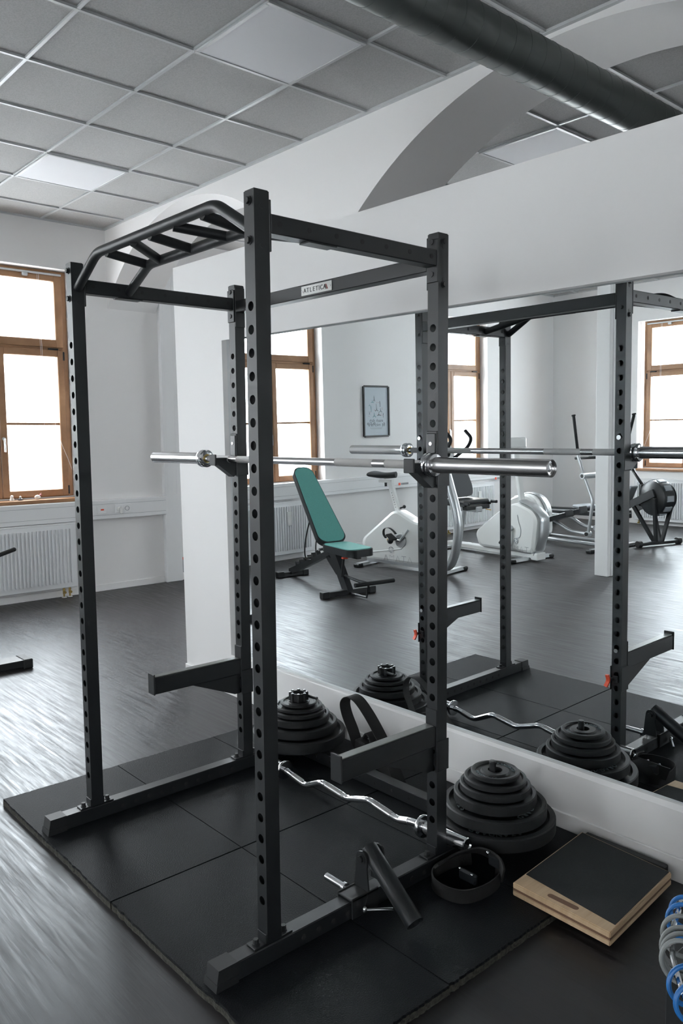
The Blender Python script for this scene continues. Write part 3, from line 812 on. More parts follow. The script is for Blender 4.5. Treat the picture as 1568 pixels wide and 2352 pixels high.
for a, c in ((.262, .262), (.45, .35), (W/2, W/2), (.70, .765), (.86, .86)):
    b = MB(); b.cyl((a, .0, 2.090), (c, .15, 2.070), .0155, n=14); b.build('grip', M['black'], pull)
for x in (0, W):
    s = 1 if x == 0 else -1
    b = MB(); b.box((x-.0215, .155, ZT0-.004), (x+.0215, .255, ZT0), .001)
    b.build('mounting_plate', M['black'], pull)

# plate storage pegs standing on the rear ends of the base beams
for x, zt in ((0, .285), (W+.002, .312)):
    b = MB(); b.cyl((x, .99, BZ1-.002), (x, .99, zt-.004), .0125, n=18); b.lathe([(.0125, 0), (.0105, .005), (0, .006)], (x, .99, zt-.005), 18); rp(b, 'storage_peg', M['black'])

# ------------------------------------------------------------------ J-hooks
def j_hook(x, lab):
    o = thing('j_hook', lab, 'barbell hook', (x, D-PY/2, 1.40), group='hooks on the rear posts')
    b = MB(); t = .006
    b.box((-.022, -t, -.085), (.022, 0, .085), .0015)                                  # back plate on post
    b.box((.022, -t, -.09), (.027, PY+.004, -.02), .0015)                              # side cheek
    b.prism([(-t, -.085), (-t, -.02), (-.105, -.02), (-.092, -.045), (-.02, -.095)], -.019, .019, axis='x')
    b.build('bracket', M['black'], o)
    c = MB(); c.box((-.022, -.112, -.045), (.022, -.104, .0), .002); c.box((-.021, -.106, -.0225), (.021, -t, -.014), .002)
    c.build('lip', M['blackh'], o)
    w = MB(); w.box((-.018, -t-.004, -.02), (.018, -t+.0005, .078), .002); w.build('wear_plate', M['vinylb'], o)
    p = MB(); p.cyl((0, -t-.006, .045), (0, -t, .045), .006, n=12); p.cyl((0, PY-.004, .045), (0, PY+.008, .045), .010, n=14); p.build('pin', M['steel'], o)
    return o
j_hook(0, 'black hook on the far rear post holding the left end of the barbell')
j_hook(W, 'black hook on the right rear post holding the right end of the barbell')

# ------------------------------------------------------------------ safety spotter arms
def safety_arm(x, lab, zoff=0):
    z = .49+zoff
    o = thing('safety_arm', lab, 'safety arm', (x, D-PY/2, z), group='spotter arms on the rear posts')
    L = .415; b = MB()
    b.box((-.021, -L, -.036), (.021, -.004, .031), .003)
    b.prism([(-.004, -.034), (-.25, -.034), (-.03, -.123), (-.004, -.123)], -.008, .008, axis='x')
    b.build('arm', M['black'], o)
    e = MB(); e.box((-.024, -L-.007, -.038), (.024, -L, .046), .002); e.build('end_plate', M['black'], o)
    c = MB(); c.box((-.017, -L, .031), (.017, -.012, .0345), .0015)
    c.build('wear_strip', mat('worn_plastic_strip', (.16, .165, .155), .38), o)
    s = MB(); s.box((-.024, -.006, -.05), (.024, 0, .085), .0015)
    for sx in (-1, 1): s.box((sx*.0225, -.006, -.125), (sx*.027, PY+.006, -.02), .0015)
    s.build('bracket', M['black'], o)
    p = MB(); p.cyl((0, PY-.002, .05), (0, PY+.008, .05), .009, n=12); p.build('pin', M['steel'], o)
    k = MB(); k.cyl((-.010, PY+.002, -.075), (-.022, PY+.024, -.075), .007, n=12); k.box((-.012, PY, -.09), (.012, PY+.008, -.06), .002); kk = k.build('pop_pin', M['blackh'], o)
    r = MB(); r.ribbon(spline([(-.030, PY+.034, -.106), (-.025, PY+.028, -.090), (-.022, PY+.027, -.074), (-.025, PY+.031, -.054)]), .016, .008, (1, 0, .2)); r.build('pull_tab', M['red'], kk)
    return o
safety_arm(0, 'black safety spotter arm on the far rear post, low in the rack')
safety_arm(W, 'black safety spotter arm on the right rear post, nearest the camera', .004)

# ------------------------------------------------------------------ barbell
BB = (.4854, .632, 1.3794)
bar = thing('barbell', 'long steel barbell without plates lying across the rack hooks', 'barbell', BB)
def xc(mb, x0, x1, r, n=24, r2=None): return mb.cyl((x0, 0, 0), (x1, 0, 0), r, r2, n)
b = MB(); xc(b, -.645, .645, .0138); b.build('shaft', M['steel'], bar)
b = MB()
for a, c in ((-.62, -.462), (-.402, -.212), (.212, .402), (.462, .62)):
    xc(b, a, c, .0144)
b.build('knurling', M['knurl'], bar)
for s in (-1, 1):
    b = MB(); prof = [(.0, .675), (.025, .675), (.025, 1.098), (.0225, 1.1), (.0215, 1.092), (0, 1.090)]
    mx = Matrix.Rotation(s*PI/2, 4, 'Y')
    b.lathe(prof, n=32, m=mx); o = b.build('sleeve', M['steel'], bar)
    c = MB(); c.lathe([(.0155, .641), (.030, .641), (.038, .645), (.0385, .652), (.036, .656), (.0385, .660), (.0385, .672), (.034, .679), (.025, .681)], n=32, m=mx); c.build('collar', M['chrome'], o)
    d = MB(); d.lathe([(.0138, .6395), (.019, .6395), (.019, .6415)], n=24, m=mx); d.build('bushing', M['brass'], o)
    e = MB(); e.lathe([(0, 1.0925), (.009, 1.0925), (.012, 1.0905), (.0165, 1.0905), (.0165, 1.0935), (.019, 1.0935), (.019, 1.0915)], n=24, m=mx); e.build('end_cap', M['chrome'], o)

# ------------------------------------------------------------------ curl bar
cz_ = [(.215, .072), (.268, .066), (.363, .047), (.472, .098), (.619, .078), (.743, .118), (.890, .094), (.962, .112), (1.030, .116)]
cy_ = [.737, .737, .741, .733, .740, .734, .738, .738, .738]
CLP = [Vector((x, y, z)) for (x, z), y in zip(cz_, cy_)]
curl = thing('curl_bar', 'chrome zigzag curl bar lying on the mats inside the rack', 'curl bar', (.6, .74, MT))
CL = (.6, .74, MT)
b = MB(); b.tube(smooth_path(CLP, .022, 4), .0128, 14); shift(b.build('shaft', M['chrome'], curl), CL)
b = MB()
for seg in ((1, 2), (3, 4), (5, 6), (6, 7)):
    p, q = CLP[seg[0]], CLP[seg[1]]; d = q-p
    b.cyl(p+d*.2, q-d*.2, .0138, n=14)
shift(b.build('knurling', M['steel'], curl), CL)
for (p, q) in (((.222, .737, .071), (.090, .737, .077)), ((1.020, .738, .1155), (1.212, .740, .122))):
    p, q = Vector(p), Vector(q); d = (q-p).normalized(); fm = frame_from(p, q); L = (q-p).length
    b = MB(); b.lathe([(.0, 0), (.024, 0), (.0245, L-.003), (.021, L), (.018, L-.006), (0, L-.008)], n=28, m=fm); o = shift(b.build('sleeve', M['chrome'], curl), CL)
    c = MB(); c.lathe([(.014, -.014), (.038, -.012), (.040, -.003), (.038, .002), (.024, .004)], n=28, m=fm); c.build('collar', M['chrome'], o)

# ------------------------------------------------------------------ weight plates
def plate(x, y, z, R, h, lab, group, words=None, rot=0):
    o = thing('weight_plate', lab, 'weight plate', (x, y, z), rot, group)
    b = MB(); rw = max(.012, R*.10)
    b.lathe([(.0255, 0), (.045, 0), (R-rw, h*.12), (R-rw*.9, 0), (R-.003, 0), (R, .003), (R, h-.004), (R-.004, h), (R-rw, h), (R-rw-.004, h*.62), (.052, h*.62), (.048, h*.97), (.0255, h*.97), (.0255, 0)], n=56)
    d = b.build('disc', M['plate'], o)
    if words:
        t = MB(); rr = (R-rw+.052)/2+R*.10 if R > .12 else (R-rw+.05)/2+.003
        sz = min(.030, (R-rw-.052)*.75)
        for wd, a0 in words:
            n = len(wd); st = sz*.80/rr
            for i, ch in enumerate(wd):
                a = a0-(i-(n-1)/2)*st
                t.text(ch, sz, Matrix.Translation((rr*math.cos(a), rr*math.sin(a), h*.62+.0015)) @ Matrix.Rotation(a-PI/2, 4, 'Z'), .0012)
        t.build('raised_lettering', M['letter'], d)
    return o
g1, g2 = 'plates stacked on the far peg', 'plates stacked on the near peg'
XA, XB, YP = 0.004, W+.012, .992
st2 = [(.213, .050, 'largest plate at the bottom of the near stack', [('STANDARD', -.9), ('STANDARD', 2.2)]), (.182, .044, 'second largest plate from the bottom of the near stack', [('STANDARD', -2.6), ('STANDARD', .5)]),
       (.146, .038, 'middle plate of the near stack, third from the bottom', None), (.125, .030, 'fourth plate from the bottom of the near stack', None), (.110, .022, 'second plate from the top of the near stack', None), (.086, .020, 'smallest plate on top of the near stack with grey lettering', [('STANDARD', PI/2), ('STANDARD', -PI/2)])]
z = BZ1
for R, h, lab, wd in st2: plate(XB, YP, z, R, h-.002, 'black iron '+lab, g2, wd); z += h
st1 = [(.213, .052, 'largest plate at the bottom of the far stack', None), (.176, .040, 'second largest plate from the bottom of the far stack', None), (.142, .034, 'middle plate of the far stack, third from the bottom', None),
       (.122, .022, 'third plate from the top of the far stack', None), (.108, .018, 'second plate from the top of the far stack', None), (.084, .014, 'smallest plate on top of the far stack, under the black clamp', None)]
z = BZ1
for R, h, lab, wd in st1: plate(XA, YP, z, R, h-.002, 'black iron '+lab, g1, wd); z += h
Z1 = z
# clamp collar on top of the far stack
o = thing('clamp_collar', 'black lever clamp collar on top of the far plate stack', 'clamp', (XA, YP, Z1), .1)
b = MB(); b.lathe([(.0255, .0), (.036, .0), (.037, .003), (.037, .033), (.034, .036), (.027, .036), (.0255, .0)], n=32)
for k in range(8):
    a = 2*PI*k/8; b.cyl((.038*math.cos(a), .038*math.sin(a), .001), (.038*math.cos(a), .038*math.sin(a), .0385), .0075, n=10)
b.build('ring', M['rubber'], o)
b = MB(); b.box((.03, .022, .014), (.095, .034, .026), .003); b.build('lever', M['blackh'], o)
b = MB()
for k in range(8):
    a = 2*PI*k/8; b.ball((.038*math.cos(a), .038*math.sin(a), .0385), .006, (1, 1, .35), 10)
b.build('stud', M['chrome'], o)

# ------------------------------------------------------------------ landmine attachment
LX, LY = W, .335
o = thing('landmine_attachment', 'black swivel tube attachment clamped on the near base beam', 'landmine attachment', (LX, LY, BZ1))
b = MB()
b.box((-.034, -.055, -.052), (-.0275, .055, .012), .002); b.box((.0275, -.055, -.052), (.034, .055, .012), .002); b.box((-.034, -.055, .001), (.034, .055, .009), .002)
b.build('saddle', M['blackh'], o)
b = MB()
for y in (.012, .082):
    pts = [(-.030, .008), (.034, .008), (.026, .075)]+[(.004+.023*math.cos(a), .105+.023*math.sin(a)) for a in [0, .5, 1.0, 1.57, 2.1, 2.6, 3.1]]
    b.prism(pts, y, y+.005, axis='y')
b.build('lug', M['black'], o)
b = MB(); bolt_head(b, (.004, .012, .105), (0, -1, 0), .011, .010); bolt_head(b, (.004, .087, .105), (0, 1, 0), .011, .012); b.cyl((.004, .012, .105), (.004, .087, .105), .007, n=12); b.build('pivot_bolt', M['blackh'], o)
b = MB(); p, q = Vector((-.006, .050, .122)), Vector((.208, .032, -.018)); 
b.lathe([(.020, 0), (.0275, 0), (.0275, (q-p).length), (.0225, (q-p).length), (.0225, .02), (0, .02)], n=28, m=frame_from(p, q)); b.build('sleeve_tube', M['black'], o)
b = MB(); b.cyl((-.16, .010, -.020), (-.075, .010, -.020), .0115, n=18); b.cyl((-.078, .010, -.020), (-.066, .010, -.020), .016, n=18); b.cyl((-.07, .010, -.020), (-.03, .010, -.020), .008, n=12); b.build('clamp_screw', M['chrome'], o)
b = MB(); b.ball((.05, -.02, -.028), .011, (.8, .8, 1.3), 14); b.cyl((.052, -.018, -.026), (.098, .052, -.032), .0058, n=12); b.build('lock_pin', M['chrome'], o)
b = MB(); b.tube(smooth_path([(.02, .02, .03), (.034, .008, .004), (.044, -.01, -.012), (.05, -.02, -.02)], .01), .0013, 6); b.build('lanyard', M['blackh'], o)

# ------------------------------------------------------------------ straps
o = thing('strap_loop', 'black nylon strap loop standing upright between the two plate stacks', 'strap', (.33, 1.08, MT)); SL = (.33, 1.08, MT)
b = MB(); b.ribbon(spline([(.35, 1.10, .075), (.305, 1.09, .10), (.268, 1.09, .165), (.232, 1.085, .235), (.228, 1.08, .288), (.262, 1.08, .322), (.315, 1.08, .318), (.375, 1.08, .275), (.435, 1.08, .215), (.495, 1.075, .150), (.555, 1.06, .085), (.60, 1.05, .035)]), .052, .0035, (.25, 1, .12)); shift(b.build('webbing', M['strap'], o), SL)
b = MB(); b.ribbon(spline([(.30, 1.12, .032), (.40, 1.11, .034), (.52, 1.09, .032), (.62, 1.05, .031)]), .05, .004, (0, 1, 0)); b.ribbon(spline([(.335, 1.1, .14), (.36, 1.1, .175), (.385, 1.1, .15), (.38, 1.1, .09), (.36, 1.1, .04)]), .04, .006, (0, 1, 0)); shift(b.build('tail', M['strap'], o), SL)
b = MB(); m_ = Matrix.Translation((.345, 1.08, .095)) @ Matrix.Rotation(.15, 4, 'Y')
b.box((-.035, -.028, -.06), (.035, .028, .05), .008, m_); shift(b.build('pad', M['strap'], o), SL)
b = MB(); b.tube([(.315, 1.045, .035), (.315, 1.045, .082), (.378, 1.045, .082), (.378, 1.045, .035)], .0028, 8, closed=True); shift(b.build('buckle', M['chrome'], o), SL)

o = thing('nylon_belt', 'black nylon belt coiled on the mat between the rack and the slant board', 'belt', (1.24, .75, MT)); SL = (1.24, .75, MT)
b = MB(); b.ribbon(spline([(1.20, .775, .060), (1.166, .72, .054), (1.165, .63, .052), (1.205, .580, .050), (1.27, .570, .050), (1.325, .60, .050), (1.345, .68, .051), (1.335, .75, .054), (1.30, .775, .058)]), .044, .004, (0, 0, 1)); shift(b.build('webbing', M['strap'], o), SL)
b = MB(); b.ribbon(spline([(1.175, .62, .075), (1.185, .70, .090), (1.22, .76, .100), (1.27, .775, .102), (1.32, .765, .094), (1.36, .735, .08)]), .055, .006, (.6, -.4, .6)); shift(b.build('padded_wrap', M['strap'], o), SL)
b = MB(); b.box((1.28, .755, .075), (1.335, .772, .118), .008); b.box((1.235, .665, .045), (1.305, .682, .082), .006); shift(b.build('buckle', M['vinylb'], o), SL)
b = MB(); b.ball((1.282, .757, .118), .006); b.ball((1.240, .667, .082), .0045); b.ball((1.29, .667, .080), .0045); shift(b.build('rivet', M['chrome'], o), SL)

# ------------------------------------------------------------------ slant board
o = thing('slant_board', 'square plywood balance board with black grit top leaning flat by the mirror wall', 'balance board', (1.545, .955, FZ), 0)
o['label'] = 'flat square plywood board with black anti-slip top and a slotted handle'
FLp, FRp, BRp, BLp = (1.392, .742), (1.733, .733), (1.700, 1.164), (1.360, 1.188)
SLB = (1.545, .955, FZ)
def quadprism(mb, P, za, zb, bev=0): mb.prism(P, za, zb, axis='z')
def inset(P, d):
    cx = sum(p[0] for p in P)/4; cy = sum(p[1] for p in P)/4
    return [(cx+(p[0]-cx)*(1-d/.18), cy+(p[1]-cy)*(1-d/.2)) for p in P]
def bevprism(P, za, zb, bv):
    b = MB(); b.prism(P, za, zb, axis='z'); bmesh.ops.bevel(b.bm, geom=list(b.bm.edges), offset=bv, segments=2, affect='EDGES'); return b
shift(bevprism([FLp, FRp, BRp, BLp], MT+.0005, .0455, .003).build('lower_board', M['ply'], o), SLB)
b = MB(); b.prism(inset([FLp, FRp, BRp, BLp], .0012), .045, .052, axis='z'); shift(b.build('shadow_gap', M['plyedge'], o), SLB)
up_ = bevprism([FLp, FRp, BRp, BLp], .0505, .070, .003).build('upper_board', M['ply'], o); shift(up_, SLB)
def lerp(a, c, t): return (a[0]+(c[0]-a[0])*t, a[1]+(c[1]-a[1])*t)
GP = [lerp(FLp, BLp, .155), lerp(FRp, BRp, .10), BRp, BLp]; GP = [lerp(GP[0], GP[1], .020), lerp(GP[1], GP[0], .020), lerp(lerp(BRp, FRp, .016), BLp, .020), lerp(lerp(BLp, FLp, .016), BRp, .020)]
b = MB(); b.prism(GP, .0698, .0716, axis='z'); shift(b.build('grit_sheet', M['grit'], o), SLB)
b = MB(); b.box((1.515, .757, .0695), (1.60, .777, .0704), .0); mm = b.build('handle_slot', M['plyedge'], o); shift(mm, SLB)
b = MB(); b.cyl((1.515, .767, .0695), (1.515, .767, .0705), .010, n=16); b.cyl((1.60, .767, .0695), (1.60, .767, .0705), .010, n=16); shift(b.build('handle_slot_end', M['plyedge'], o), SLB)
# low black slat behind the board
tag(MB().box((1.36, 1.195, MT), (1.66, 1.225, MT+.03), .003).build('black_batten', M['rubber']), 'thin black batten lying behind the plywood board at the wall', 'batten')

# ------------------------------------------------------------------ ring stand at the lower right edge
o = thing('ring_stand', 'black stand with a curved chrome rod at the lower right picture edge', 'storage stand', (2.42, .02, FZ)); RS = (2.42, .02, FZ)
b = MB(); b.box((2.25, -.012, 0), (2.60, .35, .60), .004); shift(b.build('cabinet', M['blackh'], o), RS)
RP = [(2.262, .016), (2.272, -.017), (2.280, -.044), (2.291, -.078), (2.306, -.108), (2.316, -.129), (2.324, -.143), (2.343, -.170), (2.359, -.192), (2.380, -.215)]
rod = spline([(2.33, .05, .595), (2.31, .05, .66), (2.28, .04, .70)]+[(x, y, .70) for x, y in RP]+[(2.42, -.22, .69), (2.46, -.15, .64), (2.46, -.05, .56), (2.46, -.005, .55)], 4)
b = MB(); b.tube(rod, .0042, 10); shift(b.build('rod', M['chrome'], o), RS)
def ring(x, y, rr, m, lab):
    i = min(range(1, len(rod)-1), key=lambda k: (rod[k]-Vector((x, y, .70))).length); t = (rod[i+1]-rod[i-1]).normalized()
    oo = thing('rubber_ring', lab, 'ring', (x, y, .70), group='rings threaded on the chrome rod')
    b = MB(); fm = frame_from((0, 0, 0), t+Vector((random.uniform(-.15, .15), random.uniform(-.15, .15), .25)))
    off = Vector((.663, .748, 0))*(rr-.009)*.75+Vector((0, 0, -(rr-.009)*.55))
    b.tube([off+(fm @ Vector((rr*math.cos(a), rr*math.sin(a), 0))) for a in [2*PI*j/32 for j in range(32)]], .0036, 10, closed=True)
    b.build('ring', m, oo)
ring(2.270, -.010, .024, M['blue'], 'upper blue ring on the chrome rod, furthest from the camera')
ring(2.278, -.037, .026, M['blue'], 'second blue ring from the top of the chrome rod')
ring(2.290, -.074, .030, M['ringg'], 'topmost grey ring on the chrome rod')
ring(2.303, -.103, .030, M['ringg'], 'second grey ring from the top on the chrome rod')
ring(2.311, -.118, .030, M['ringg'], 'third grey ring from the top on the chrome rod')
ring(2.319, -.135, .030, M['ringg'], 'lowest grey ring on the chrome rod')
ring(2.350, -.180, .026, M['blue'], 'blue ring just below the grey rings')
ring(2.374, -.209, .026, M['blue'], 'lowest blue ring on the chrome rod, nearest the camera')

# ------------------------------------------------------------------ machine at the left edge (only a foot and a handle are in view)
o = thing('training_station', 'black training station cut off by the left picture edge, only foot beam and handle visible', 'gym machine', (-2.36, .31, FZ)); TS = (-2.36, .31, FZ)
b = MB(); b.box((-2.415, .02, .012), (-2.275, .56, .058), .004, Matrix.Translation((0, 0, 0))); shift(b.build('foot_beam', M['black'], o), TS)
for y0, y1 in ((.555, .615), (.0, .05)):
    b = MB(); b.box((-2.422, y0, 0), (-2.268, y1, .062), .006); shift(b.build('foot_cap', M['rubber'], o), TS)
b = MB(); b.box((-2.40, .22, .058), (-2.34, .28, .80), .004); b.box((-3.3, .225, .02), (-2.40, .275, .07), .004); shift(b.build('post', M['black'], o), TS)
b = MB(); b.tube([(-2.25, .521, .781), (-2.25, .36, .735), (-2.33, .25, .70)], .0135, 12); b.ball((-2.25, .521, .781), .0135); shift(b.build('handle', M['grip'], o), TS)

# ------------------------------------------------------------------ adjustable bench (seen in the mirror)
def face_dir(u): return math.atan2(u[1], u[0])
bench = thing('weight_bench', 'adjustable bench with green vinyl pads and black frame, seen in the mirror', 'weight bench', (-2.44, -.945, 0), face_dir((-.978, -.207)))
def pad(mb, pts_top, th, m=None): pass
def rounded_pad(L, w0, w1, th, rnd, mb, n=10):
    """pad in local x (0..L), y half widths w0->w1 , z thickness; rounded corners"""
    P = []
    def corner(cx, cy, r, a0, a1):
        for k in range(n+1):
            a = a0+(a1-a0)*k/n; P.append((cx+r*math.cos(a), cy+r*math.sin(a)))
    corner(L-rnd, w1-rnd, rnd, PI/2, 0); corner(L-rnd, -w1+rnd, rnd, 0, -PI/2)
    corner(rnd, -w0+rnd, rnd, -PI/2, -PI); corner(rnd, w0-rnd, rnd, PI, PI/2)
    return P
sm = Matrix.Translation((-.275, 0, .385)) @ Matrix.Rotation(.0, 4, 'Y')
P = rounded_pad(.54, .13, .135, .06, .075, None)
b = MB(); b.prism(P, 0, .062, axis='z', m=sm); seat = b.build('seat_pad', M['vinylb'], bench)
b = MB(); b.prism([(.02+x*.93, y*.94) for x, y in P], .062, .068, axis='z', m=sm); b.build('green_top', M['green'], seat)
# back pad from (.25,.46) leaning to (.86,1.14)
p0, p1 = Vector((.275, 0, .415)), Vector((.905, 0, 1.085)); L = (p1-p0).length; ang = math.atan2(p1.z-p0.z, p1.x-p0.x)
bmx = Matrix.Translation(p0) @ Matrix.Rotation(-ang, 4, 'Y')
P = rounded_pad(L, .145, .105, .06, .085, None)
b = MB(); b.prism(P, 0, .055, axis='z', m=bmx); back = b.build('back_pad', M['vinylb'], bench)
b = MB(); b.prism([(.015+x*.968, y*.93) for x, y in P], .055, .061, axis='z', m=bmx); b.build('green_front', M['green'], back)
b = MB(); b.prism([(.30, .33), (.36, .36), (1.17, .075), (1.17, .02), (1.13, .02)], -.025, .025, axis='y')
for k in range(6):
    t = .25+k*.11; x = .34+(1.13-.34)*t; z = .36+(.055-.36)*t
    b.prism([(x-.02, z-.005), (x+.035, z-.02), (x+.045, z+.055), (x+.03, z+.055)], -.022, .022, axis='y')
b.build('rear_beam', M['black'], bench)
b = MB(); b.prism([(.18, .36), (.30, .36), (.07, .05), (-.045, .05)], -.028, .028, axis='y'); b.prism([(.12, .25), (.42, .33), (.36, .27), (.2, .16)], -.01, .01, axis='y'); b.build('front_post', M['black'], bench)
b = MB(); b.box((-.03, -.235, .008), (.03, .235, .055), .004); b.box((1.11, -.14, .006), (1.17, .14, .05), .004); b.build('foot_beam', M['black'], bench)
for xx, w in ((0, .24), (1.14, .14)):
    for s in (-1, 1): b = MB(); b.box((xx-.036, s*w-.035, 0), (xx+.036, s*w+.035, .06), .006); b.build('foot_cap', M['rubber'], bench)
b = MB()
for s in (-1, 1): b.tube(spline([(.55, s*.06, .70), (.66, s*.06, .52), (.72, s*.06, .36), (.71, s*.06, .255), (.66, s*.03, .235)], 5), .007, 8)
b.tube([(.71, -.06, .25), (.71, .06, .25)], .008, 8); b.build('back_support', M['black'], bench)
b = MB(); b.box((.3, -.02, .40), (.75, .02, .425), .003, Matrix.Translation((.3, 0, .40)) @ Matrix.Rotation(-ang, 4, 'Y') @ Matrix.Translation((-.3, 0, -.44))); b.box((-.2, -.025, .355), (.3, .025, .387), .003); b.build('pad_rail', M['black'], bench)
b = MB(); b.tube([(.05, .0, .17), (-.20, .0, .158), (-.29, .05, .148)], .014, 10); b.tube([(-.285, .04, .13), (-.25, .04, .02), (0, 0, .025)], .010, 8); b.build('foot_hook_arm', M['black'], bench)
b = MB(); b.cyl((-.29, -.10, .148), (-.29, .30, .148), .0185, n=18); b.build('foot_roller', M['grip'], bench)
b = MB(); b.cyl((.03, -.045, .17), (-.01, -.045, .35), .012, n=12); o_ = b.build('gas_spring', M['blackh'], bench)
b = MB(); b.cyl((-.01, -.045, .33), (-.025, -.045, .385), .006, n=10); b.build('rod', M['chrome'], o_)
b = MB(); b.box((-.10, -.10, .350), (-.06, -.05, .365), .004); b.build('release_lever', M['red'], bench)
b = MB(); b.cyl((.245, -.16, .40), (.245, .16, .40), .013, n=12); b.build('pivot', M['chrome'], bench)

# ------------------------------------------------------------------ exercise bikes (seen in the mirror)
def body_shell(mb, outline, hw, m=None):
    """bulged side profile in x,z with half width hw"""
    n = len(outline); cx = sum(p[0] for p in outline)/n; cz = sum(p[1] for p in outline)/n
    rings = []
    for y, s in ((-hw, .90), (-hw*.86, .985), (-hw*.5, 1.0), (hw*.5, 1.0), (hw*.86, .985), (hw, .90)):
        rings.append([mb.bm.verts.new((cx+(p[0]-cx)*s, y, cz+(p[1]-cz)*s)) for p in outline])
    mb.bm.faces.new(rings[0]); mb.bm.faces.new(rings[-1][::-1])
    for a, c in zip(rings, rings[1:]):
        for i in range(n): mb.bm.faces.new((a[i], a[(i+1) % n], c[(i+1) % n], c[i])).smooth = True
def logo(o, x0, z, y, sgn, s=1.0):
    """outline lettering ATAMA with a figure disc, on the side facing +y (sgn 1) or -y"""
    t = MB()
    def tm(x, zz): return Matrix.Translation((x, y, zz)) @ (Matrix.Rotation(PI/2, 4, 'X') if sgn < 0 else Matrix.Rotation(PI, 4, 'Z') @ Matrix.Rotation(PI/2, 4, 'X'))
    for i, ch in enumerate('ATAMA'):
        xx = x0-sgn*(i-2)*.078*s
        r = .0028*s
        segs = {'A': [(-.028, -.03), (0, .03), (.028, -.03)], 'M': [(-.026, -.03), (-.026, .03), (0, .012), (.026, .03), (.026, -.03)]}.get(ch)
        if segs: t.tube([(xx+a*s, y, z+c*s) for a, c in segs], r, 6, flat=(r, .0006, (0, 0, 1)))
        else:
            t.tube([(xx-.028*s, y, z+.03*s), (xx+.028*s, y, z+.03*s)], r, 6, flat=(r, .0006, (0, 0, 1))); t.tube([(xx, y, z+.03*s), (xx, y, z-.03*s)], r, 6, flat=(r, .0006, (1, 0, 0)))
    k = t.build('lettering', M['lgrey'], o)
    d = MB(); d.lathe([(0, 0), (.034*s, 0), (.034*s, .0012), (0, .0012)], n=28, m=Matrix.Translation((x0-sgn*.085*s, y, z+.088*s)) @ Matrix.Rotation(-sgn*PI/2, 4, 'X')); d.build('emblem', M['lgrey'], o)
    e = MB(); c0 = Vector((x0-sgn*.085*s, y+sgn*.0018, z+.088*s))
    for a, c in (((0, .008), (.018, -.028)), ((0, .008), (-.016, -.026)), ((-.024, .006), (.022, .014))):
        e.tube([c0+Vector((a[0]*s, 0, a[1]*s)), c0+Vector((c[0]*s, 0, c[1]*s))], .004*s, 6, flat=(.004*s, .0008, (0, 0, 1) if abs(c[0]-a[0]) > .03 else (1, 0, 0)))
    e.lathe([(0, 0), (.006*s, 0), (.006*s, .0014), (0, .0014)], n=14, m=Matrix.Translation(c0+Vector((0, 0, .022*s))) @ Matrix.Rotation(-sgn*PI/2, 4, 'X')); e.build('emblem_figure', M['white'], o)
def roundpoly(P, r, n=5):
    out = []; N = len(P)
    for i in range(N):
        p = Vector((*P[i], 0)); a = Vector((*P[i-1], 0))-p; c = Vector((*P[(i+1) % N], 0))-p
        ra = min(r, a.length*.45, c.length*.45); p0 = p+a.normalized()*ra; p1 = p+c.normalized()*ra
        for k in range(n+1): t = k/n; q = p0*(1-t)**2+p*2*t*(1-t)+p1*t*t; out.append((q.x, q.y))
    return out
def pedal(mb, x, y, z, ang=0): 
    m = Matrix.Translation((x, y, z)) @ Matrix.Rotation(ang, 4, 'Y'); mb.box((-.05, -.045, -.012), (.05, .045, .012), .006, m)
def floor_foot(o, x, w, m='silver', y0=0):
    b = MB(); b.prism([(x-.035, .012), (x-.028, .042), (x+.028, .042), (x+.035, .012)], -w+y0, w+y0, axis='y'); b.build('stabiliser', M[m], o)
    for s in (-1, 1): b = MB(); b.box((x-.042, s*w-.05+y0, 0), (x+.042, s*w+.03+y0, .040), .010); b.build('foot_cap', M['rubber'], o)

bike = thing('upright_exercise_bike', 'white upright exercise bike with black saddle beside the green bench, seen in the mirror', 'exercise bike', (-3.45, -2.17, 0), face_dir((.99, -.12)))
floor_foot(bike, 0.0, .20); floor_foot(bike, 1.02, .27)
out = roundpoly([(-.03, .30), (-.045, .22), (-.005, .085), (.70, .072), (.95, .10), (.98, .36), (.80, .50), (.66, .52), (.44, .625), (.38, .612)], .05)
b = MB(); body_shell(b, out, .085); bd = b.build('housing', M['white'], bike)
b = MB(); b.prism([(.0, .05), (1.02, .03), (1.02, .07), (.0, .095)], -.045, .045, axis='y'); b.build('base_rail', M['silver'], bike)
b = MB(); b.tube([(.10, .0865, .16), (.50, .0865, .225), (.545, .0865, .26), (.55, .0865, .32), (.52, .0865, .40)], .006, 8, flat=(.006, .003, (0, 0, 1))); b.build('moulded_line', M['white'], bd)
logo(bd, .455, .118, .0875, 1, 1.0)
b = MB(); pp = [(.405, 0, .60), (.30, 0, .915)]; b.box((-.022, -.026, 0), (.022, .026, .335), .004, frame_from((.41, 0, .595), (.305, 0, .915))); sp = b.build('seat_post', M['white'], bike)
b = MB(); dv = (Vector((.305, 0, .915))-Vector((.41, 0, .595))).normalized()
for k in range(7): c = Vector((.41, 0, .595))+dv*(.06+.026*k); b.cyl(c+Vector((0, .025, 0)), c+Vector((0, .0275, 0)), .004, n=8)
b.build('adjustment_hole', M['blackh'], sp)
b = MB(); b.cyl((.43, .0, .64), (.475, .0, .655), .009, n=12); b.ball((.485, 0, .658), .018); b.build('height_knob', M['blackh'], bike)
b = MB(); b.box((.16, -.02, .905), (.32, .02, .935), .004); b.cyl((.24, 0, .93), (.235, 0, .965), .012, n=12); b.box((.325, -.022, .90), (.34, .022, .94), .003); b.build('saddle_slide', M['white'], bike)
b = MB(); b.cyl((.245, 0, .905), (.245, 0, .865), .014, n=12); b.build('slide_knob', M['blackh'], bike)
b = MB(); bm = b.bm
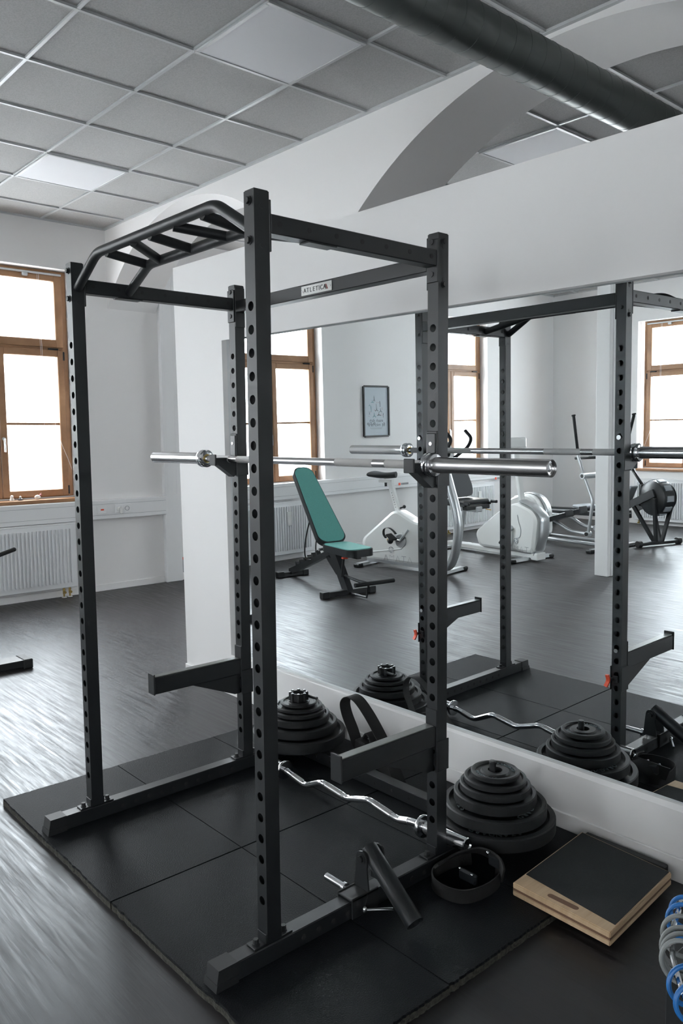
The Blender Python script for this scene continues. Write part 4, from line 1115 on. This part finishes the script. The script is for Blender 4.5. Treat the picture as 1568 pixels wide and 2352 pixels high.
# saddle: wide rear, narrow nose
rows = []
for i in range(9):
    t = i/8; x = .085+.30*t; hw = .105*(1-t)**.9+.022; zc = 1.0-.012*math.sin(t*PI)
    rows.append([bm.verts.new((x, hw*math.cos(a), zc-.006+(.030 if math.sin(a) > 0 else .036)*math.sin(a))) for a in [2*PI*j/16 for j in range(16)]])
for a, c in zip(rows, rows[1:]):
    for j in range(16): bm.faces.new((a[j], a[(j+1) % 16], c[(j+1) % 16], c[j])).smooth = True
bm.faces.new(rows[0]); bm.faces.new(rows[-1][::-1]); b.build('saddle', M['vinylb'], bike)
# curved handlebar column
col_ = spline([(.99, 0, .06), (1.07, 0, .12), (1.13, 0, .30), (1.15, 0, .50), (1.12, 0, .68), (1.06, 0, .88), (1.0, 0, 1.08), (.985, 0, 1.18)], 6)
b = MB(); b.tube(col_, .05, 16, flat=(.055, .042, (0, 1, 0))); b.build('front_column', M['silver'], bike)
b = MB(); b.box((.95, -.13, 1.14), (1.03, .13, 1.33), .02, Matrix.Translation((.99, 0, 1.2)) @ Matrix.Rotation(-.35, 4, 'Y') @ Matrix.Translation((-.99, 0, -1.2)), seg=2); b.build('console', M['white'], bike)
b = MB()
for s in (-1, 1): b.tube(smooth_path([(1.02, s*.05, 1.13), (1.12, s*.10, 1.22), (1.15, s*.18, 1.27), (1.20, s*.18, 1.36), (1.12, s*.18, 1.44)], .04), .018, 10)
b.build('handlebar', M['grip'], bike)
b = MB(); b.lathe([(0, 0), (.07, 0), (.07, .014), (0, .014)], n=24, m=Matrix.Translation((.50, .084, .31)) @ Matrix.Rotation(-PI/2, 4, 'X')); b.box((.455, .10, .295), (.505, .118, .325), .004)
b.box((-.012, .1, -.17), (.012, .116, 0), .004, Matrix.Translation((.50, 0, .31)) @ Matrix.Rotation(-2.4, 4, 'Y')); crk = b.build('crank', M['silver'], bike)
b = MB(); pedal(b, .44, .17, .355, .6); b.ball((.425, .17, .315), .033, (1, .9, 1)); b.tube(spline([(.37, .17, .34), (.34, .17, .38), (.35, .17, .435), (.41, .17, .45), (.47, .17, .42), (.50, .17, .39)], 5), .02, 8, flat=(.02, .0025, (0, 1, 0))); b.build('pedal', M['rubber'], crk)
b = MB(); b.ball((.395, .17, .325), .012); b.build('strap_clip', M['yellow'], crk)

rb = thing('recumbent_exercise_bike', 'white recumbent exercise bike with grey backrest behind the upright bike, seen in the mirror', 'exercise bike', (-2.22, -3.5, 0), face_dir((-1, -.12)))
floor_foot(rb, 1.30, .26, 'silver'); floor_foot(rb, .07, .30, 'silver')
b = MB(); b.box((-.06, -.055, .03), (1.38, .055, .085), .008); b.build('base_rail', M['white'], rb)
b = MB(); b.box((-.075, -.07, .018), (.02, .07, .10), .012, seg=2); b.build('rail_cap', M['white'], rb)
out = roundpoly([(-.05, .095), (-.10, .47), (-.03, .56), (.20, .635), (.33, .60), (.52, .49), (.82, .27), (.84, .22), (.79, .09)], .05)
b = MB(); body_shell(b, out, .10); bd = b.build('housing', M['white'], rb)
b = MB(); b.tube(spline([(.18, -.103, .50), (.16, -.103, .42), (.13, -.103, .34), (.145, -.103, .26), (.20, -.103, .24)], 5), .004, 6, flat=(.004, .002, (1, 0, 0))); b.build('moulded_line', M['lgrey'], bd)
b = MB(); b.tube(smooth_path([(-.02, 0, .07), (-.115, 0, .30), (-.12, 0, .50), (.02, 0, .60), (.19, 0, .645)], .06), .03, 10, flat=(.075, .018, (0, 1, 0))); b.build('front_strip', M['silver'], rb)
logo(bd, .12, .128, -.1035, -1, .95)
b = MB(); b.box((-.035, -.022, 0), (.035, .022, .68), .006, frame_from((.20, 0, .60), (.32, 0, 1.26))); b.build('mast', M['white'], rb)
b = MB(); b.box((.26, -.14, 1.22), (.36, .14, 1.34), .02, seg=2); b.build('console', M['white'], rb)
b = MB(); b.tube(smooth_path([(.26, 0, 1.0), (.40, .0, 1.05), (.50, .2, 1.08), (.60, .22, 1.02)], .05), .012, 8); b.tube(smooth_path([(.26, 0, 1.0), (.40, -.0, 1.05), (.50, -.2, 1.08), (.60, -.22, 1.02)], .05), .012, 8); b.build('handlebar', M['grip'], rb)
b = MB(); b.box((.90, -.21, .56), (1.28, .21, .615), .022, seg=2); b.build('seat', M['vinylb'], rb)
b = MB(); b.box((.80, -.24, .565), (.90, -.205, .60), .008); b.box((.80, .205, .565), (.90, .24, .60), .008); b.box((.9, -.23, .545), (1.3, -.20, .575), .006); b.box((.9, .20, .545), (1.3, .23, .575), .006); b.build('seat_handle', M['blackh'], rb)
out = roundpoly([(-.19, 0), (-.21, .12), (-.16, .30), (.16, .30), (.21, .12), (.19, 0)], .05)
b = MB(); b.prism(out, -.03, .03, axis='x', m=Matrix.Translation((1.20, 0, .63)) @ Matrix.Rotation(.22, 4, 'Y')); b.build('backrest', M['mesh'], rb)
b = MB(); b.tube([(1.10, 0, .545), (1.15, 0, .30), (1.20, 0, .085)], .022, 10); b.box((.86, -.05, .47), (1.35, .05, .535), .01); b.tube([(1.32, 0, .50), (1.34, 0, .75)], .02, 8); b.build('seat_frame', M['silver'], rb)
b = MB(); b.box((.88, -.19, .50), (.96, .19, .555), .01); b.build('seat_bracket', M['blackh'], rb)
b = MB(); b.tube([(.86, .1, .50), (.78, .1, .495)], .005, 6); b.build('adjuster_lever', M['yellow'], rb)
b = MB(); b.box((-.018, -.135, -.17), (.018, -.118, .02), .006, Matrix.Translation((.27, 0, .345))); b.cyl((.27, -.10, .345), (.27, -.138, .345), .032, n=20); crk = b.build('crank', M['silver'], rb)
b = MB(); pedal(b, .30, -.18, .175, -.4); b.tube(spline([(.26, -.18, .19), (.28, -.18, .235), (.34, -.18, .225), (.36, -.18, .17)], 5), .02, 8, flat=(.02, .0025, (0, 1, 0))); pedal(b, .30, .18, .50, -.4); b.build('pedal', M['rubber'], crk)

# ------------------------------------------------------------------ elliptical trainer
el = thing('elliptical_trainer', 'silver and white elliptical trainer with black upright handle, seen in the mirror by the column', 'elliptical trainer', (-2.1, -4.76, 0), face_dir((-1, -.1)))
b = MB()
for s in (-1, 1): b.tube([(-.05, s*.14, .05), (1.4, s*.14, .06)], .022, 10)
b.build('base_rail', M['silver'], el)
floor_foot(el, -.08, .42, 'silver'); floor_foot(el, 1.35, .26, 'silver')
out = roundpoly([(x_+.30, z_*.93) for x_, z_ in [(.60, .06), (.61, .44), (.72, .60), (.88, .64), (1.12, .56), (1.25, .40), (1.27, .12), (1.2, .06)]], .09)
b = MB(); body_shell(b, out, .13); bd = b.build('housing', M['white'], el)
b = MB(); b.tube(smooth_path([(.90, 0, .08), (.895, 0, .41), (1.01, 0, .57), (1.18, 0, .605), (1.42, 0, .53)], .09), .03, 10, flat=(.035, .012, (0, 1, 0))); b.build('silver_band', M['silver'], bd)
b = MB(); b.box((-.05, -.03, .05), (.01, .03, 1.15), .01, Matrix.Rotation(-.04, 4, 'Y')); b.build('mast', M['silver'], el)
b = MB(); b.box((-.06, -.15, 1.02), (.03, .15, 1.22), .03, seg=2); b.build('console', M['white'], el)
for s in (-1, 1):
    q = 0 if s == -1 else -.30
    b = MB(); b.tube(smooth_path([(.232+q, s*.26, 1.12), (.23+q, s*.26, 1.09), (.145, s*.26, .865), (.02-q*.7, s*.26, .58), (.08-q*.9, s*.26, .19)], .05), .020, 10); b.cyl((.145, s*.30, .865), (.145, 0, .865), .035, n=18); arm = b.build('swing_arm', M['silver'], el)
    b = MB(); b.tube([(.232+q, s*.26, 1.10), (.245+q, s*.26, 1.2), (.30+q*1.5, s*.26, 1.56)], .0175, 12); b.cyl((.30+q*1.5, s*.26, 1.56), (.303+q*1.5, s*.26, 1.575), .024, n=14); b.build('grip', M['grip'], arm)
    b = MB(); b.cyl((.145, s*.302, .865), (.145, s*.296, .865), .022, n=16); b.cyl((.08-q*.9, s*.305, .19), (.08-q*.9, s*.290, .19), .022, n=16); b.build('pivot_cap', M['blackh'], arm)
    b = MB(); b.tube(smooth_path([(.08-q*.9, s*.26, .185), (.36-q*.6, s*.24, .20), (.64-q*.2, s*.20, .31), (.98, s*.16, .32)], .08), .020, 10); b.cyl((.08-q*.9, s*.295, .19), (.08-q*.9, s*.23, .19), .033, n=18); link = b.build('pedal_arm', M['silver'], el)
    m_ = Matrix.Translation((.56-q*.5, s*.23, .325)) @ Matrix.Rotation(.28, 4, 'Y')
    b = MB(); b.box((-.20, -.075, -.012), (.20, .075, .006), .004, m_); b.box((-.20, -.078, 0), (.20, -.068, .045), .004, m_); b.box((-.20, .068, 0), (.20, .078, .045), .004, m_); b.box((-.205, -.075, 0), (-.195, .075, .07), .004, m_); b.build('foot_plate', M['vinylb'], link)
b = MB(); b.tube([(-.02, -.14, 1.08), (.38, -.12, 1.06)], .016, 10); b.tube([(-.02, .14, 1.08), (.38, .14, 1.06)], .016, 10); b.build('fixed_grip', M['grip'], el)

# ------------------------------------------------------------------ rowing machine
rw = thing('rowing_machine', 'black rowing machine with large round flywheel cage, seen in the mirror', 'rowing machine', (-1.75, -5.31, 0), face_dir((-.941, -.3386)))
b = MB(); b.box((-.035, -.31, .02), (.035, .31, .055), .006); b.build('front_foot', M['black'], rw)
for s in (-1, 1): b = MB(); b.cyl((0, s*.27, .04), (0, s*.325, .04), .04, n=18); b.build('wheel', M['rubber'], rw)
b = MB(); b.lathe([(0, -.10), (.16, -.10), (.205, -.07), (.212, 0), (.205, .09), (.16, .12), (0, .12)], n=48, m=Matrix.Translation((.03, .0, .575)) @ Matrix.Rotation(PI/2, 4, 'X')); fw = b.build('flywheel_cage', M['vinylb'], rw)
b = MB(); b.lathe([(0, 0), (.155, 0), (.165, .004), (.165, .010), (0, .010)], n=40, m=Matrix.Translation((.03, -.10, .575)) @ Matrix.Rotation(PI/2, 4, 'X')); b.lathe([(0, 0), (.155, 0), (.165, .004), (.165, .010), (0, .010)], n=40, m=Matrix.Translation((.03, .12, .575)) @ Matrix.Rotation(-PI/2, 4, 'X')); b.build('side_cover', M['mesh'], fw)
b = MB()
for k in range(10):
    a = 2*PI*k/10; b.box((.2, -.05, -.035), (.218, .05, .035), .003, Matrix.Translation((.03, -.01, .575)) @ Matrix.Rotation(a, 4, 'Y'))
b.build('vent', M['lgrey'], fw)
for s in (-1, 1):
    b = MB(); b.prism([(-.07, .60), (-.03, .685), (.55, .43), (.55, .345)], s*.135-.012, s*.135+.012, axis='y'); b.build('side_beam', M['black'], rw)
    b = MB()
    for x0_, x1_, zt_ in ((-.07, .0, .58), (.27, .03, .46)): b.box((-.025, -.014, 0), (.025, .014, Vector((x1_-x0_, s*.10, zt_-.05)).length), .003, frame_from((x0_, s*.146, zt_), (x1_, s*.046, .05), Vector((0, 1, 0))))
    b.build('front_leg', M['black'], rw)
b = MB(); b.box((.50, -.035, -.05), (2.35, .035, .05), .006, Matrix.Translation((0, 0, .36)) @ Matrix.Rotation(.055, 4, 'Y')); b.build('monorail', M['vinylb'], rw)
b = MB(); b.box((.50, -.0365, .0), (2.35, .0365, .02), .002, Matrix.Translation((0, 0, .36)) @ Matrix.Rotation(.055, 4, 'Y')); b.build('rail_track', M['silver'], rw)
b = MB(); b.box((1.2, -.14, .345), (1.45, .14, .385), .02, seg=2); b.build('seat', M['lgrey'], rw)
b = MB(); b.box((2.25, -.20, .01), (2.30, .20, .05), .005); b.prism([(2.24, .05), (2.30, .05), (2.30, .22), (2.20, .22)], -.03, .03, axis='y'); b.build('rear_leg', M['black'], rw)
b = MB(); b.box((-.02, -.17, 0), (.012, -.06, .28), .008, Matrix.Translation((.44, 0, .46)) @ Matrix.Rotation(-.5, 4, 'Y')); b.box((-.02, .06, 0), (.012, .17, .28), .008, Matrix.Translation((.44, 0, .46)) @ Matrix.Rotation(-.5, 4, 'Y')); b.build('foot_rest', M['lgrey'], rw)
b = MB(); b.box((.27, -.03, .45), (.32, .03, .72), .006); b.tube([(.29, 0, .71), (.50, 0, .93)], .018, 8); b.build('monitor_arm', M['blackh'], rw)
b = MB(); b.box((.47, -.09, .90), (.51, .09, 1.05), .01, seg=2); b.build('monitor', M['mesh'], rw)
b = MB(); b.ball((.53, -.15, .42), .022, (1, .2, 1)); b.build('sticker_dot', M['yellow'], rw)

# ------------------------------------------------------------------ outside: pale street, house front and a parked car
struct(MB().box((-34, -30, -.6), (XL-.5, 30, -.5)).build('ground_outside', M['street']))
def car(x, y, rz, lab):
    o = thing('parked_car', lab, 'car', (x, y, -.5), rz)
    prof = roundpoly([(-2.1, .3), (-2.1, .75), (-1.5, .85), (-.9, 1.35), (.7, 1.38), (1.3, .95), (2.05, .8), (2.1, .3)], .18)
    b = MB(); b.prism(prof, -.82, .82, axis='y', smooth=True); b.build('body', M['carp'], o)
    for s in (-1, 1):
        b = MB(); b.prism(roundpoly([(-1.15, .92), (-.8, 1.27), (.62, 1.29), (1.02, .92)], .06), s*.80, s*.83, axis='y'); b.build('side_window', M['carg'], o)
        for xw in (-1.3, 1.3):
            b = MB(); b.cyl((xw, s*.68, .31), (xw, s*.86, .31), .31, n=28); wv = b.build('wheel', M['tyre'], o)
            b = MB(); b.cyl((xw, s*.855, .31), (xw, s*.875, .31), .2, n=20); b.build('rim', M['silver'], wv)
    return o
car(-13.0, 4.6, PI/2, 'pale parked car outside the left window, only its wheels showing')
o = thing('house_front', 'pale house front across the street outside the left window', 'building', (-22, 4, -.5))
MB().box((-3, -14, 0), (0, 14, 5.2)).build('wall', M['facade'], o)
for k in range(6):
    b = MB(); b.box((-.02, -12+4.2*k, 1.6), (.03, -10.8+4.2*k, 3.3), .01); f = b.build('window', M['part'], o)
    b = MB(); b.box((.031, -11.9+4.2*k, 1.7), (.04, -10.9+4.2*k, 3.2)); b.build('pane', M['facade'], f)

# ------------------------------------------------------------------ light: overcast daylight through the windows, three of them added for brightness
wd = bpy.data.worlds.new('overcast_sky'); SC.world = wd; wd.use_nodes = True
bg = wd.node_tree.nodes['Background']; bg.inputs['Color'].default_value = (.93, .957, 1.0, 1); bg.inputs['Strength'].default_value = 4.0
def portal(kind, c, dz):
    ld = bpy.data.lights.new('window_portal', 'AREA'); ld.shape = 'RECTANGLE'; ld.size = 1.3; ld.size_y = 2.1
    ld.cycles.is_portal = True
    o = bpy.data.objects.new('window_portal', ld); COL.objects.link(o)
    # an area light looks along its local -Z ; a portal must face the room
    if kind == 'L': o.location = (XL-.34, c, 1.95+dz); o.rotation_euler = (0, -PI/2, 0); ld.size, ld.size_y = 2.1, 1.3
    elif kind == 'E': o.location = (XR+.34, c, 1.95+dz); o.rotation_euler = (0, PI/2, 0); ld.size, ld.size_y = 2.1, 1.3
    elif kind == 'F': o.location = (c, YF+.34, 1.95+dz); o.rotation_euler = (-PI/2, 0, PI)
    else: o.location = (c, YR-.34, 1.95+dz); o.rotation_euler = (PI/2, 0, PI)
for c, z in WL: portal('L', c, z)
for c, z in WR: portal('R', c, z)
for c, z in WE_FILL: portal('E', c, z)
for c, z in WF_FILL: portal('F', c, z)

for o in bpy.data.objects:
    if '_sib' in o: del o['_sib']
SC.view_settings.view_transform = 'Standard'
SC.view_settings.look = 'None'
SC.view_settings.gamma = 1
SC.view_settings.exposure = 2.76
SC.view_settings.use_curve_mapping = False
cy = SC.cycles
cy.use_denoising = True
cy.max_bounces = 10; cy.diffuse_bounces = 5; cy.glossy_bounces = 6; cy.transparent_max_bounces = 12
cy.sample_clamp_indirect = 8; cy.caustics_reflective = True; cy.blur_glossy = .3
